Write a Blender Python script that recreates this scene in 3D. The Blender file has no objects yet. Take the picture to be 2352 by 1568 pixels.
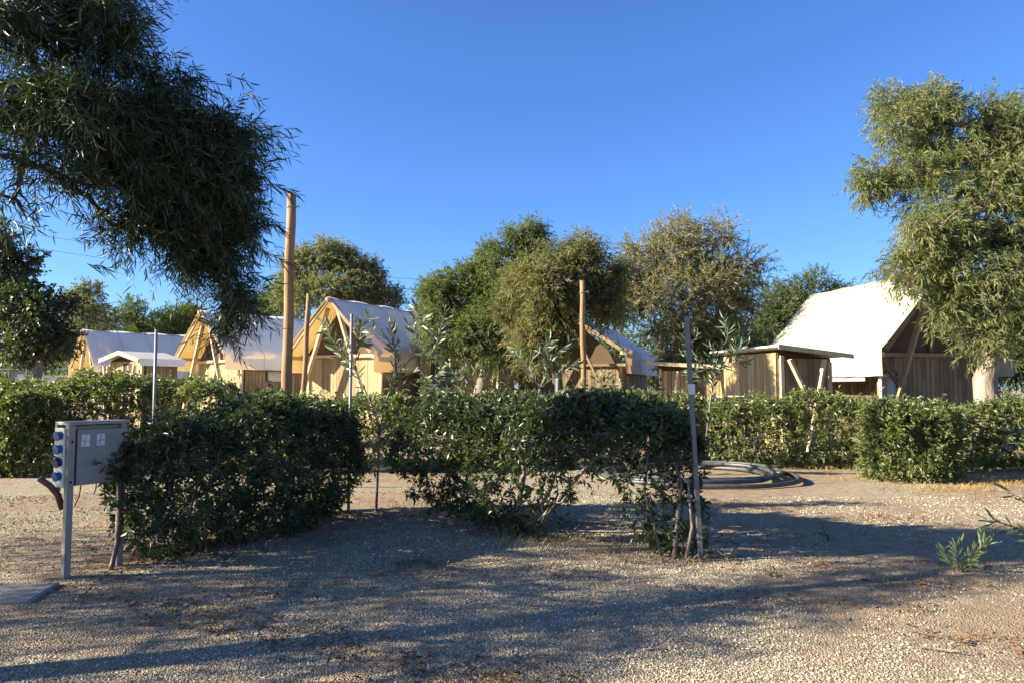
import bpy, math, random
import numpy as np
from mathutils import Vector, Matrix

scene = bpy.context.scene
COL = scene.collection
R = math.radians

# ------------------------------------------------------------------ camera, sky, sun, exposure
EYE = 1.6
FPX, CX, CY = 1699.0, 1176.0, 784.0          # focal length and centre in a 2352 px wide picture (26 mm)
PITCH = math.atan((890 - CY) / FPX)
cam_d = bpy.data.cameras.new("camera")
cam_d.sensor_width = 36.0
cam_d.lens = 26.0
cam_d.clip_start = 0.05
cam_d.clip_end = 2000
cam = bpy.data.objects.new("camera", cam_d)
cam.location = (0, 0, EYE)
cam.rotation_euler = (math.pi / 2 + PITCH, 0, 0)
COL.objects.link(cam)
scene.camera = cam

SUN_EL, SUN_AZ = R(23), R(-99)               # azimuth measured from +Y towards +X
world = bpy.data.worlds.new("World")
scene.world = world
world.use_nodes = True
wn = world.node_tree
sky = wn.nodes.new('ShaderNodeTexSky')
sky.sky_type = 'NISHITA'
sky.sun_disc = False
sky.sun_elevation = SUN_EL
sky.sun_rotation = SUN_AZ
sky.altitude = 0
sky.air_density = 0.95
sky.dust_density = 0.6
sky.ozone_density = 8.5
sat = wn.nodes.new('ShaderNodeHueSaturation')
sat.inputs['Saturation'].default_value = 1.03
sat.inputs['Hue'].default_value = 0.506
wn.links.new(sky.outputs[0], sat.inputs['Color'])
wn.links.new(sat.outputs[0], wn.nodes['Background'].inputs[0])
wn.nodes['Background'].inputs[1].default_value = 0.075
sun_d = bpy.data.lights.new("sun", 'SUN')
sun_d.energy = 5.0
sun_d.angle = R(0.5)
sun_d.color = (1.0, 0.91, 0.73)
sun = bpy.data.objects.new("sun", sun_d)
sdir = Vector((math.sin(SUN_AZ) * math.cos(SUN_EL), math.cos(SUN_AZ) * math.cos(SUN_EL), math.sin(SUN_EL)))
sun.rotation_euler = sdir.to_track_quat('Z', 'Y').to_euler()
sun.location = (-20, 0, 20)
COL.objects.link(sun)
vs = scene.view_settings
vs.view_transform = 'Standard'
vs.look = 'None'
vs.gamma = 1
vs.use_curve_mapping = False
vs.exposure = 1.8
scene.cycles.max_bounces = 6
scene.cycles.transmission_bounces = 4
scene.cycles.diffuse_bounces = 3

# ------------------------------------------------------------------ helpers
cp, sp = math.cos(PITCH), math.sin(PITCH)


def P(px, py, Y):
    """world point seen at picture place px, py that lies Y metres ahead"""
    u, v = (px - CX) / FPX, (CY - py) / FPX
    k = Y / (cp - v * sp)
    return Vector((u * k, Y, EYE + (v * cp + sp) * k))


def G(px, py):
    """ground point (z = 0) seen at px, py"""
    u, v = (px - CX) / FPX, (CY - py) / FPX
    k = -EYE / (v * cp + sp)
    return Vector((u * k, (cp - v * sp) * k, 0))


def sn(Pn, seed, f=1.0):
    """cheap smooth noise, about -1 .. 1, for an (N, 3) or (N, 2) array"""
    r = np.random.RandomState(seed)
    Pn = np.asarray(Pn, float) * f
    o = np.zeros(len(Pn))
    for k in range(5):
        w = r.normal(size=Pn.shape[1])
        w *= (1.0 + 0.55 * k) / np.linalg.norm(w)
        o += np.sin(Pn @ w * 2.2 + r.rand() * 6.28) / (1 + 0.35 * k)
    return o / 2.6


def gz(x, y):
    q = np.array([[x, y]])
    return float(gzv(q)[0])


def gzv(q):
    d = np.hypot(q[:, 0], q[:, 1])
    a = np.clip((d - 2) / 4, 0, 1) * np.clip((60 - d) / 30, 0, 1)
    return (0.030 * sn(q, 5, 0.45) + 0.012 * sn(q, 6, 1.7)) * a


def ln(name, me, parent=None, mat=None):
    o = bpy.data.objects.new(name, me)
    COL.objects.link(o)
    if parent is not None:
        o.parent = parent
    if mat is not None and me is not None:
        if len(me.materials) == 0:
            me.materials.append(mat)
    return o


def tag(o, label=None, cat=None, group=None, kind=None):
    if label: o['label'] = label
    if cat: o['category'] = cat
    if group: o['group'] = group
    if kind: o['kind'] = kind
    return o


def empty(name, loc, rz=0.0):
    o = bpy.data.objects.new(name, None)
    o.location = loc
    o.rotation_euler = (0, 0, rz)
    o.empty_display_size = 0.2
    COL.objects.link(o)
    return o


def mesh_np(name, V, F, tint=None, smooth=False, attr='tint'):
    V = np.asarray(V, np.float32); F = np.asarray(F, np.int32)
    me = bpy.data.meshes.new(name)
    n, k = F.shape
    me.vertices.add(len(V)); me.vertices.foreach_set('co', V.ravel())
    me.loops.add(n * k); me.loops.foreach_set('vertex_index', F.ravel())
    me.polygons.add(n)
    me.polygons.foreach_set('loop_start', np.arange(0, n * k, k, dtype=np.int32))
    me.polygons.foreach_set('loop_total', np.full(n, k, np.int32))
    me.polygons.foreach_set('use_smooth', np.full(n, smooth, bool))
    if tint is not None:
        a = me.attributes.new(attr, 'FLOAT', 'POINT')
        a.data.foreach_set('value', np.asarray(tint, np.float32))
    me.update(calc_edges=True)
    me.validate()
    return me


class MB:
    def __init__(s): s.v = []; s.f = []
    def box(s, c, size, M=None):
        b = len(s.v)
        for i in (-.5, .5):
            for j in (-.5, .5):
                for k in (-.5, .5):
                    p = Vector((i * size[0], j * size[1], k * size[2]))
                    if M: p = M @ p
                    s.v.append(Vector(c) + p)
        for q in ((0, 1, 3, 2), (4, 6, 7, 5), (0, 4, 5, 1), (2, 3, 7, 6), (0, 2, 6, 4), (1, 5, 7, 3)):
            s.f.append(tuple(b + i for i in q))
        return s
    def bar(s, a, b, w, h):
        a, b = Vector(a), Vector(b)
        d = b - a
        q = d.to_track_quat('Z', 'Y').to_matrix()
        return s.box((a + b) / 2, (w, h, d.length), q)
    def tube(s, pts, rad, n=7, cap=True):
        pts = [Vector(p) for p in pts]
        if not hasattr(rad, '__len__'): rad = [rad] * len(pts)
        b = len(s.v)
        up = None
        for i, p in enumerate(pts):
            t = (pts[min(i + 1, len(pts) - 1)] - pts[max(i - 1, 0)]).normalized()
            if up is None:
                up = t.cross(Vector((0.31, 0.2, 0.93))) if abs(t.z) < .9 else t.cross(Vector((0, 1, 0)))
            up = (up - t * up.dot(t)).normalized()
            w = t.cross(up)
            for k in range(n):
                a = 2 * math.pi * k / n
                s.v.append(p + (up * math.cos(a) + w * math.sin(a)) * rad[i])
        for i in range(len(pts) - 1):
            for k in range(n):
                s.f.append((b + i * n + k, b + i * n + (k + 1) % n, b + (i + 1) * n + (k + 1) % n, b + (i + 1) * n + k))
        if cap:
            s.f.append(tuple(b + k for k in range(n))[::-1])
            e = b + (len(pts) - 1) * n
            s.f.append(tuple(e + k for k in range(n)))
        return s
    def prism(s, poly, y0, y1):
        """polygon in x, z pulled from y0 to y1"""
        b = len(s.v); n = len(poly)
        for y in (y0, y1):
            for x, z in poly: s.v.append(Vector((x, y, z)))
        s.f.append(tuple(b + k for k in range(n)))
        s.f.append(tuple(b + n + k for k in range(n))[::-1])
        for k in range(n):
            s.f.append((b + k, b + n + k, b + n + (k + 1) % n, b + (k + 1) % n))
        return s
    def build(s, name, mat, parent=None, smooth=False, bevel=0):
        me = bpy.data.meshes.new(name)
        me.from_pydata([tuple(v) for v in s.v], [], s.f)
        if smooth:
            me.polygons.foreach_set('use_smooth', [len(f) <= 4 for f in s.f])
        me.update()
        o = ln(name, me, parent, mat)
        if bevel:
            m = o.modifiers.new('bevel', 'BEVEL'); m.width = bevel; m.segments = 2; m.limit_method = 'ANGLE'
        return o


# ------------------------------------------------------------------ materials
def mk(name):
    m = bpy.data.materials.new(name); m.use_nodes = True
    nt = m.node_tree
    b = nt.nodes['Principled BSDF']
    return m, nt, b


def nd(nt, t, **kw):
    n = nt.nodes.new(t)
    for k, v in kw.items(): setattr(n, k, v)
    return n


def ramp(nt, src, stops):
    r = nd(nt, 'ShaderNodeValToRGB')
    el = r.color_ramp.elements
    while len(el) < len(stops): el.new(0.5)
    for e, (p, c) in zip(el, stops):
        e.position = p; e.color = (c[0], c[1], c[2], 1)
    nt.links.new(src, r.inputs[0])
    return r.outputs[0]


def noise_t(nt, vec, scale, detail=4, rough=.55):
    n = nd(nt, 'ShaderNodeTexNoise')
    n.inputs['Scale'].default_value = scale
    n.inputs['Detail'].default_value = detail
    n.inputs['Roughness'].default_value = rough
    if vec is not None: nt.links.new(vec, n.inputs['Vector'])
    return n.outputs[0]


def mixc(nt, f, a, b, bt='MIX'):
    m = nd(nt, 'ShaderNodeMix', data_type='RGBA', blend_type=bt)
    for s, i in ((f, 0), (a, 6), (b, 7)):
        if hasattr(s, 'default_value') and not isinstance(s, (int, float, tuple)):
            nt.links.new(s, m.inputs[i])
        elif i == 0: m.inputs[0].default_value = s
        else: m.inputs[i].default_value = (s[0], s[1], s[2], 1)
    return m.outputs[2]


def bump(nt, b, h, strength=.3, dist=.01):
    n = nd(nt, 'ShaderNodeBump')
    n.inputs['Strength'].default_value = strength
    n.inputs['Distance'].default_value = dist
    nt.links.new(h, n.inputs['Height'])
    nt.links.new(n.outputs[0], b.inputs['Normal'])


def mat_leaf(name, c_lo, c_mid, c_hi, transl=.3, rough=.5, spec=.4, tcol=None):
    m, nt, b = mk(name)
    a = nd(nt, 'ShaderNodeAttribute', attribute_name='tint')
    oi = nd(nt, 'ShaderNodeObjectInfo')
    col = ramp(nt, a.outputs['Fac'], [(0.0, c_lo), (0.5, c_mid), (1.0, c_hi)])
    nt.links.new(col, b.inputs['Base Color'])
    b.inputs['Roughness'].default_value = rough
    b.inputs['Specular IOR Level'].default_value = spec
    tr = nd(nt, 'ShaderNodeBsdfTranslucent')
    tc = mixc(nt, 1.0, col, tcol or (1.25, 1.35, .55), 'MULTIPLY')
    nt.links.new(tc, tr.inputs[0])
    mx = nd(nt, 'ShaderNodeMixShader'); mx.inputs[0].default_value = transl
    nt.links.new(b.outputs[0], mx.inputs[1]); nt.links.new(tr.outputs[0], mx.inputs[2])
    nt.links.new(mx.outputs[0], nt.nodes['Material Output'].inputs[0])
    return m


def mat_leafpiece(name, c1, c2, transl=.25, rough=.45):
    """for leaves that are objects of their own: colour varies per object"""
    m, nt, b = mk(name)
    oi = nd(nt, 'ShaderNodeObjectInfo')
    col = ramp(nt, oi.outputs['Random'], [(0, c1), (1, c2)])
    nt.links.new(col, b.inputs['Base Color'])
    b.inputs['Roughness'].default_value = rough
    tr = nd(nt, 'ShaderNodeBsdfTranslucent')
    nt.links.new(mixc(nt, 1.0, col, (1.25, 1.35, .55), 'MULTIPLY'), tr.inputs[0])
    mx = nd(nt, 'ShaderNodeMixShader'); mx.inputs[0].default_value = transl
    nt.links.new(b.outputs[0], mx.inputs[1]); nt.links.new(tr.outputs[0], mx.inputs[2])
    nt.links.new(mx.outputs[0], nt.nodes['Material Output'].inputs[0])
    return m


def mat_bark(name, c1, c2, scale=6, stretch=.25):
    m, nt, b = mk(name)
    g = nd(nt, 'ShaderNodeNewGeometry')
    mp = nd(nt, 'ShaderNodeMapping'); mp.inputs['Scale'].default_value = (1, 1, stretch)
    nt.links.new(g.outputs['Position'], mp.inputs[0])
    n = noise_t(nt, mp.outputs[0], scale, 6, .65)
    nt.links.new(ramp(nt, n, [(.3, c1), (.7, c2)]), b.inputs['Base Color'])
    b.inputs['Roughness'].default_value = .85
    n2 = noise_t(nt, mp.outputs[0], scale * 5, 4, .6)
    bump(nt, b, n2, .7, .03)
    return m


def mat_wood(name, c1, c2, c3, stretch=(14, 14, 1.1), var=.35, rough=.72):
    m, nt, b = mk(name)
    t = nd(nt, 'ShaderNodeTexCoord'); oi = nd(nt, 'ShaderNodeObjectInfo')
    add = nd(nt, 'ShaderNodeVectorMath', operation='ADD')
    sc = nd(nt, 'ShaderNodeVectorMath', operation='SCALE'); sc.inputs['Scale'].default_value = 37.0
    cb = nd(nt, 'ShaderNodeCombineXYZ')
    for i in range(3): nt.links.new(oi.outputs['Random'], cb.inputs[i])
    nt.links.new(cb.outputs[0], sc.inputs[0])
    nt.links.new(t.outputs['Object'], add.inputs[0]); nt.links.new(sc.outputs[0], add.inputs[1])
    mp = nd(nt, 'ShaderNodeMapping'); mp.inputs['Scale'].default_value = stretch
    nt.links.new(add.outputs[0], mp.inputs[0])
    n = noise_t(nt, mp.outputs[0], 1.6, 6, .62)
    col = ramp(nt, n, [(.25, c1), (.5, c2), (.78, c3)])
    mr = nd(nt, 'ShaderNodeMapRange')
    mr.inputs['To Min'].default_value = 1 - var; mr.inputs['To Max'].default_value = 1 + var * .6
    nt.links.new(oi.outputs['Random'], mr.inputs['Value'])
    hsv = nd(nt, 'ShaderNodeHueSaturation')
    nt.links.new(mr.outputs[0], hsv.inputs['Value']); nt.links.new(col, hsv.inputs['Color'])
    # streaks of weather from a broad noise
    n3 = noise_t(nt, add.outputs[0], 1.3, 3, .6)
    w = mixc(nt, ramp(nt, n3, [(.5, (0, 0, 0)), (.75, (.5, .5, .5))]), hsv.outputs[0], (.30, .25, .19))
    nt.links.new(w, b.inputs['Base Color'])
    b.inputs['Roughness'].default_value = rough
    b.inputs['Specular IOR Level'].default_value = .25
    bump(nt, b, n, .35, .006)
    return m


def mat_plain(name, c, rough=.6, metal=0.0, dirt=.25, dc=(.25, .2, .15), ns=5.0, bs=.1, spec=.4):
    m, nt, b = mk(name)
    t = nd(nt, 'ShaderNodeTexCoord')
    n = noise_t(nt, t.outputs['Object'], ns, 6, .65)
    nt.links.new(mixc(nt, ramp(nt, n, [(.42, (0, 0, 0)), (.75, (dirt, dirt, dirt))]), c, dc), b.inputs['Base Color'])
    b.inputs['Roughness'].default_value = rough
    b.inputs['Metallic'].default_value = metal
    b.inputs['Specular IOR Level'].default_value = spec
    if bs: bump(nt, b, noise_t(nt, t.outputs['Object'], ns * 9, 4), bs, .004)
    return m


def mat_canvas(name, c, tc, f=.3):
    m, nt, b = mk(name)
    t = nd(nt, 'ShaderNodeTexCoord')
    n = noise_t(nt, t.outputs['Object'], .8, 5, .6)
    mp = nd(nt, 'ShaderNodeMapping'); mp.inputs['Scale'].default_value = (.5, 3.0, .5)
    nt.links.new(t.outputs['Object'], mp.inputs[0])
    n2 = noise_t(nt, mp.outputs[0], 2.0, 4, .5)
    col = mixc(nt, ramp(nt, n, [(.4, (0, 0, 0)), (.8, (.35, .35, .35))]), c, tuple(x * .78 for x in c))
    nt.links.new(col, b.inputs['Base Color'])
    b.inputs['Roughness'].default_value = .7
    b.inputs['Specular IOR Level'].default_value = .2
    bump(nt, b, n2, .35, .05)
    tr = nd(nt, 'ShaderNodeBsdfTranslucent'); tr.inputs[0].default_value = (*tc, 1)
    mx = nd(nt, 'ShaderNodeMixShader'); mx.inputs[0].default_value = f
    nt.links.new(b.outputs[0], mx.inputs[1]); nt.links.new(tr.outputs[0], mx.inputs[2])
    nt.links.new(mx.outputs[0], nt.nodes['Material Output'].inputs[0])
    return m


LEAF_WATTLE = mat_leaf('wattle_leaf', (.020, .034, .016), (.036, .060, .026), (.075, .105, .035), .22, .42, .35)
LEAF_RIGHT = mat_leaf('olive_wattle_leaf', (.090, .112, .045), (.165, .20, .072), (.28, .26, .125), .48, .5, .35)
LEAF_CENTRE = mat_leaf('bright_wattle_leaf', (.062, .085, .030), (.115, .148, .050), (.195, .205, .075), .44, .5, .35)
LEAF_BROWN = mat_leaf('brown_wattle_leaf', (.080, .090, .036), (.165, .17, .068), (.28, .23, .11), .46, .55, .3)
LEAF_PALE = mat_leaf('pale_tree_leaf', (.14, .14, .075), (.25, .235, .125), (.38, .33, .20), .5, .55, .3)
LEAF_FAR = mat_leaf('far_tree_leaf', (.055, .074, .034), (.100, .125, .052), (.16, .175, .075), .36, .55, .3)
LEAF_FARGREEN = mat_leaf('far_green_leaf', (.055, .085, .026), (.095, .135, .038), (.16, .19, .055), .36, .55, .3)
LEAF_GREY = mat_leaf('grey_tree_leaf', (.09, .10, .054), (.165, .175, .09), (.27, .25, .14), .44, .55, .3)
LEAF_DARKROUND = mat_leaf('dark_round_leaf', (.036, .050, .020), (.070, .090, .034), (.14, .16, .06), .28, .38, .5)
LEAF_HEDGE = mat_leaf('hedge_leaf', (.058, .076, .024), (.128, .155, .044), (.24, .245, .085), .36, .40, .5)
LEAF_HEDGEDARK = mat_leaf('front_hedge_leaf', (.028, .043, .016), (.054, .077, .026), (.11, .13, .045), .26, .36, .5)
LEAF_SILVER = mat_leafpiece('sapling_leaf', (.085, .115, .060), (.20, .225, .13), .2, .42)
LEAF_YOUNGDARK = mat_leafpiece('young_dark_leaf', (.050, .085, .045), (.11, .15, .075), .2, .42)
LEAF_WATTLE1 = mat_leafpiece('wattle_single_leaf', (.026, .046, .020), (.070, .100, .034), .22, .42)
LEAF_SPRIG = mat_leafpiece('sprig_leaf', (.09, .13, .05), (.20, .25, .10), .25, .45)
BARK_DARK = mat_bark('dark_bark', (.035, .026, .020), (.10, .078, .060))
BARK_SHADE = mat_bark('black_brown_bark', (.018, .014, .012), (.05, .04, .032))
BARK_TWIG = mat_bark('twig_bark', (.05, .036, .026), (.13, .095, .065), 9, .5)
BARK_PALE = mat_bark('pale_bark', (.13, .085, .06), (.44, .345, .265), 5, .3)
BARK_GREY = mat_bark('grey_bark', (.10, .082, .066), (.30, .25, .205), 6, .3)
PLANK = mat_wood('plank_wood', (.25, .168, .076), (.385, .275, .130), (.49, .37, .195))
PLANK_DARK = mat_wood('shaded_plank_wood', (.155, .103, .056), (.25, .170, .094), (.34, .245, .145))  # plank wood darkened for walls on the shaded side; also rafters and braces
PLANK_PORCH_SHADE = mat_wood('porch_shade_plank', (.040, .026, .016), (.075, .048, .030), (.12, .08, .052))  # porch shade put into the plank colour below the bright house's eave
BEAM = mat_wood('beam_wood', (.40, .29, .16), (.56, .43, .265), (.65, .53, .35), (9, 9, 1.0), .15)
BACKING = mat_plain('dark_backing', (.055, .036, .022), .85, 0, .3, (.09, .06, .04))
POLE = mat_wood('pole_wood', (.13, .068, .030), (.27, .150, .066), (.39, .235, .115), (16, 16, .8), .12)
CANVAS = mat_canvas('cream_canvas', (.80, .77, .67), (.72, .40, .06), .18)
CANVAS_SUNLIT = mat_canvas('sunlit_cream_canvas', (.42, .385, .285), (.5, .36, .14), .10)  # cream canvas darkened to hold back the glare on the sunlit roof
SEAM = mat_plain('canvas_seam', (.56, .53, .45), .8, 0, .3, (.35, .3, .24), 6.0)
GABLE_CLOTH = mat_plain('brown_gable_cloth', (.105, .068, .038), .85, 0, .35, (.07, .045, .03), 2.0)
WHITE = mat_plain('white_paint', (.78, .76, .70), .55, 0, .25, (.4, .34, .27), 3.0)
ROOFTOP = mat_plain('white_roof_sheet', (.58, .54, .46), .6, 0, .4, (.45, .38, .3), 2.0)
GREYPAINT = mat_plain('grey_box_paint', (.25, .235, .20), .5, .1, .75, (.27, .235, .18), 7.0, .15)
GREYMETAL = mat_plain('galvanised_metal', (.22, .22, .21), .5, .2, .5, (.22, .20, .18), 9.0)
GREYPOST = mat_plain('weathered_grey_post', (.17, .165, .155), .75, 0, .5, (.12, .10, .085), 8.0)
BLUE = mat_plain('blue_plastic', (.025, .10, .27), .35, 0, .25, (.1, .15, .25), 20.0, .02)
DARKBLUE = mat_plain('dark_blue_plastic', (.015, .03, .09), .4, 0, .2, (.05, .05, .06), 20.0, .02)
PAPER = mat_plain('paper_sticker', (.62, .62, .60), .6, 0, .4, (.35, .34, .32), 40.0, .02)
REDPIPE = mat_plain('red_brown_conduit', (.13, .055, .042), .5, 0, .4, (.06, .035, .03), 12.0, .05)
BLACKCABLE = mat_plain('black_cable', (.025, .022, .02), .55, 0, .2, (.08, .06, .05), 20, .03)
HOSE = mat_plain('black_pipe', (.035, .036, .038), .5, 0, .45, (.15, .13, .11), 6.0, .05, .6)
CONCRETE = mat_plain('concrete', (.30, .265, .215), .9, 0, .6, (.20, .16, .12), 6.0, .4)
CURTAIN = mat_plain('white_curtain', (.50, .51, .53), .8, 0, .2, (.45, .45, .48), 4.0, .3)
GLASSDARK = mat_plain('dark_window_pane', (.03, .032, .035), .12, 0, .1, (.05, .05, .05), 5.0, 0, .6)
GREYCLOTH = mat_plain('grey_cloth_strip', (.24, .235, .24), .8, 0, .3, (.15, .14, .13), 3.0)
BROWNLEAF = mat_leaf('dry_leaf', (.10, .045, .018), (.19, .10, .045), (.33, .22, .11), .15, .7, .2, (1, .8, .5))
STRAW = mat_leaf('dry_grass_blade', (.24, .16, .06), (.40, .27, .095), (.52, .38, .15), .25, .7, .2, (1, .85, .5))
WEED = mat_leaf('weed_leaf', (.05, .075, .03), (.09, .125, .045), (.15, .18, .07), .25, .5, .3)


def mat_pebble():
    m, nt, b = mk('pebble_stone')
    a = nd(nt, 'ShaderNodeAttribute', attribute_name='tint')
    c = ramp(nt, a.outputs['Fac'], [(0, (.12, .09, .06)), (.3, (.255, .20, .13)), (.65, (.41, .34, .235)), (1, (.66, .58, .44))])
    nt.links.new(c, b.inputs['Base Color']); b.inputs['Roughness'].default_value = .8
    b.inputs['Specular IOR Level'].default_value = .2
    return m


PEBBLE = mat_pebble()


def mat_ground():
    m, nt, b = mk('gravel_ground')
    g = nd(nt, 'ShaderNodeNewGeometry')
    pos = g.outputs['Position']
    at = nd(nt, 'ShaderNodeAttribute', attribute_name='gravel')
    v = nd(nt, 'ShaderNodeTexVoronoi'); v.inputs['Scale'].default_value = 78
    nt.links.new(pos, v.inputs['Vector'])
    sep = nd(nt, 'ShaderNodeSeparateColor'); nt.links.new(v.outputs['Color'], sep.inputs[0])
    stone = ramp(nt, sep.outputs[0], [(0, (.13, .095, .058)), (.35, (.265, .205, .128)), (.7, (.39, .318, .205)), (1, (.55, .475, .34))])
    nlow = noise_t(nt, pos, .9, 6, .62)
    nmid = noise_t(nt, pos, 6.0, 6, .7)
    nhi = noise_t(nt, pos, 60.0, 4, .7)
    dirt = ramp(nt, nmid, [(.28, (.125, .072, .036)), (.5, (.235, .150, .078)), (.72, (.37, .265, .150))])
    dirt = mixc(nt, ramp(nt, nhi, [(.35, (0, 0, 0)), (.75, (.55, .55, .55))]), dirt, (.40, .32, .23))
    fac = nd(nt, 'ShaderNodeMath', operation='ADD'); fac.use_clamp = True
    off = nd(nt, 'ShaderNodeMapRange'); off.inputs['From Min'].default_value = .3; off.inputs['From Max'].default_value = .7
    off.inputs['To Min'].default_value = -.55; off.inputs['To Max'].default_value = .55
    nt.links.new(nmid, off.inputs['Value'])
    nt.links.new(at.outputs['Fac'], fac.inputs[0]); nt.links.new(off.outputs[0], fac.inputs[1])
    col = mixc(nt, fac.outputs[0], dirt, stone)
    # rusty soil stains
    rs = ramp(nt, nlow, [(.52, (0, 0, 0)), (.70, (.6, .6, .6))])
    col = mixc(nt, rs, col, (.34, .19, .085))
    col = mixc(nt, .16, col, (.37, .35, .27))
    nt.links.new(col, b.inputs['Base Color'])
    b.inputs['Roughness'].default_value = .92
    b.inputs['Specular IOR Level'].default_value = .15
    h = nd(nt, 'ShaderNodeMath', operation='MULTIPLY_ADD')
    nt.links.new(v.outputs['Distance'], h.inputs[0]); h.inputs[1].default_value = -.9
    nt.links.new(nmid, h.inputs[2])
    bump(nt, b, h.outputs[0], .9, .022)
    return m


# ------------------------------------------------------------------ ground
def gravel_amount(q):
    n = .52 + .75 * sn(q, 11, .38) + .45 * sn(q, 12, 1.3) + .30 * sn(q, 13, 3.6)
    return np.clip(n, 0, 1)


def axis(fine0, fine1, step, far):
    a = list(np.arange(fine0, fine1 + 1e-6, step))
    d, lo, hi = step, [], []
    x = fine0
    while x > -far: d *= 1.35; x -= d; lo.append(x)
    d = step; x = fine1
    while x < far: d *= 1.35; x += d; hi.append(x)
    return np.array(lo[::-1] + a + hi)


xs, ys = axis(-13, 13, .13, 900), axis(1.5, 19, .13, 900)
gx, gy = np.meshgrid(xs, ys)
q = np.stack([gx.ravel(), gy.ravel()], 1)
V = np.column_stack([q, gzv(q)])
nx, ny = len(xs), len(ys)
ii = np.arange(nx * ny).reshape(ny, nx)
F = np.stack([ii[:-1, :-1].ravel(), ii[:-1, 1:].ravel(), ii[1:, 1:].ravel(), ii[1:, :-1].ravel()], 1)
gm = mesh_np('ground', V, F, gravel_amount(q), True, 'gravel')
ground = ln('ground', gm, None, mat_ground())
tag(ground, kind='structure')


# ------------------------------------------------------------------ foliage
def nrm(a): return a / np.maximum(np.linalg.norm(a, axis=-1, keepdims=True), 1e-9)


UP = np.array([0, 0, 1.0])


class Leaves:
    """collects leaves and twigs as arrays"""
    def __init__(s): s.V = []; s.F = []; s.T = []; s.n = 0; s.tv = []; s.tf = []; s.tn = 0
    def add_leaves(s, base, d, w, ln_, wd, tint, curl, sick, droop=0.0, bend=None):
        n = len(base)
        nn = np.cross(w, d)
        L, W = ln_[:, None], wd[:, None]
        tipdrop = -UP * (droop * L)
        if sick:
            c = w * (curl[:, None] * L)
            p = [base,
                 base + d * L * .33 + w * W * .5 + c * .5 + nn * W * .15, base + d * L * .33 - w * W * .5 + c * .5,
                 base + d * L * .70 + w * W * .42 + c * .55 + tipdrop * .5, base + d * L * .70 - w * W * .42 + c * .55 + tipdrop * .5 + nn * W * .15,
                 base + d * L + tipdrop]
            f = np.array([[0, 2, 1], [1, 2, 4], [1, 4, 3], [3, 4, 5]])
        else:
            p = [base, base + d * L * .48 + w * W * .5 + nn * W * .18 + tipdrop * .25, base + d * L + tipdrop,
                 base + d * L * .48 - w * W * .5 + nn * W * .18 + tipdrop * .25]
            f = np.array([[0, 1, 2], [0, 2, 3]])
        k = len(p)
        Vv = np.stack(p, 1).reshape(-1, 3)
        Ff = (np.arange(n)[:, None, None] * k + f[None]).reshape(-1, 3) + s.n
        s.V.append(Vv); s.F.append(Ff); s.T.append(np.repeat(tint, k)); s.n += n * k
    def add_twigs(s, p0, p1, p2, r0, r1):
        n = len(p0)
        d = nrm(p2 - p0)
        a = nrm(np.cross(d, np.array([.3, .5, .81])))
        b = np.cross(d, a)
        rings = []
        for p, r in ((p0, r0), (p1, (r0 + r1) / 2), (p2, r1)):
            for k in range(3):
                t = 2.0944 * k
                rings.append(p + (a * math.cos(t) + b * math.sin(t)) * r)
        f = []
        for i in range(2):
            for k in range(3):
                x, y = i * 3 + k, i * 3 + (k + 1) % 3
                f += [[x, y, y + 3], [x, y + 3, x + 3]]
        Vv = np.stack(rings, 1).reshape(-1, 3)
        s.tv.append(Vv); s.tf.append((np.arange(n)[:, None, None] * 9 + np.array(f)[None]).reshape(-1, 3) + s.tn)
        s.tn += n * 9
    def shoots(s, rng, org, dr, L, K, leaf, wid, ang=.7, droop=.3, ldroop=.15, upmix=.7, sick=False, tipdroop=.1,
               twig_r=.004, tspread=.22, t0=.12, ttint=None, skip=0):
        M = len(org)
        L = L * (.65 + .7 * rng.rand(M))
        tt = np.clip(.5 + tspread * rng.normal(size=M) + (ttint if ttint is not None else 0), .02, .98)
        def at(t):
            return org[:, None] + dr[:, None] * (L[:, None] * t)[..., None] - UP * (droop * L[:, None] * t * t)[..., None]
        t = t0 + (1 - t0) * (np.arange(K)[None] + rng.rand(M, K)) / K
        pos = at(t)
        tan = nrm(dr[:, None] - UP * (2 * droop * t)[..., None])
        r = nrm(np.cross(tan, rng.normal(size=(M, K, 3))))
        a = ang * (.6 + .8 * rng.rand(M, K))[..., None]
        d = nrm(tan * np.cos(a) + r * np.sin(a) - UP * ldroop)
        up = UP * upmix + rng.normal(size=(M, K, 3)) * .6
        w = nrm(np.cross(d, up))
        N = M * K
        ln_ = leaf * (.65 + .6 * rng.rand(N)); wd = wid * (.75 + .5 * rng.rand(N))
        tint = np.clip(np.repeat(tt, K) + .13 * rng.normal(size=N), 0.01, .99)
        pos, d, w = pos.reshape(-1, 3), d.reshape(-1, 3), w.reshape(-1, 3)
        s.add_leaves(pos, d, w, ln_, wd, tint, rng.normal(size=N) * .10, sick, tipdroop)
        if twig_r > 0:
            p0 = org; p1 = at(np.full((M, 1), .5))[:, 0]; p2 = at(np.ones((M, 1)))[:, 0]
            s.add_twigs(p0, p1, p2, twig_r, twig_r * .35)
    def build(s, parent, name, lmat, tname=None, tmat=None, kind='stuff'):
        o = ln(name, mesh_np(name, np.concatenate(s.V), np.concatenate(s.F), np.concatenate(s.T)), parent, lmat)
        if kind: o['kind'] = kind
        if s.tv and tname:
            t = ln(tname, mesh_np(tname, np.concatenate(s.tv), np.concatenate(s.tf)), parent, tmat)
            t['kind'] = 'stuff'
        return o


def lob(px, py, rx, ry, Y, ryy=None, dens=1.0):
    c = P(px, py, Y); k = Y / FPX
    return (c.x, c.y, c.z, rx * k, (ryy if ryy else (rx + ry) * .5 * k), ry * k, dens)


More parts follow.
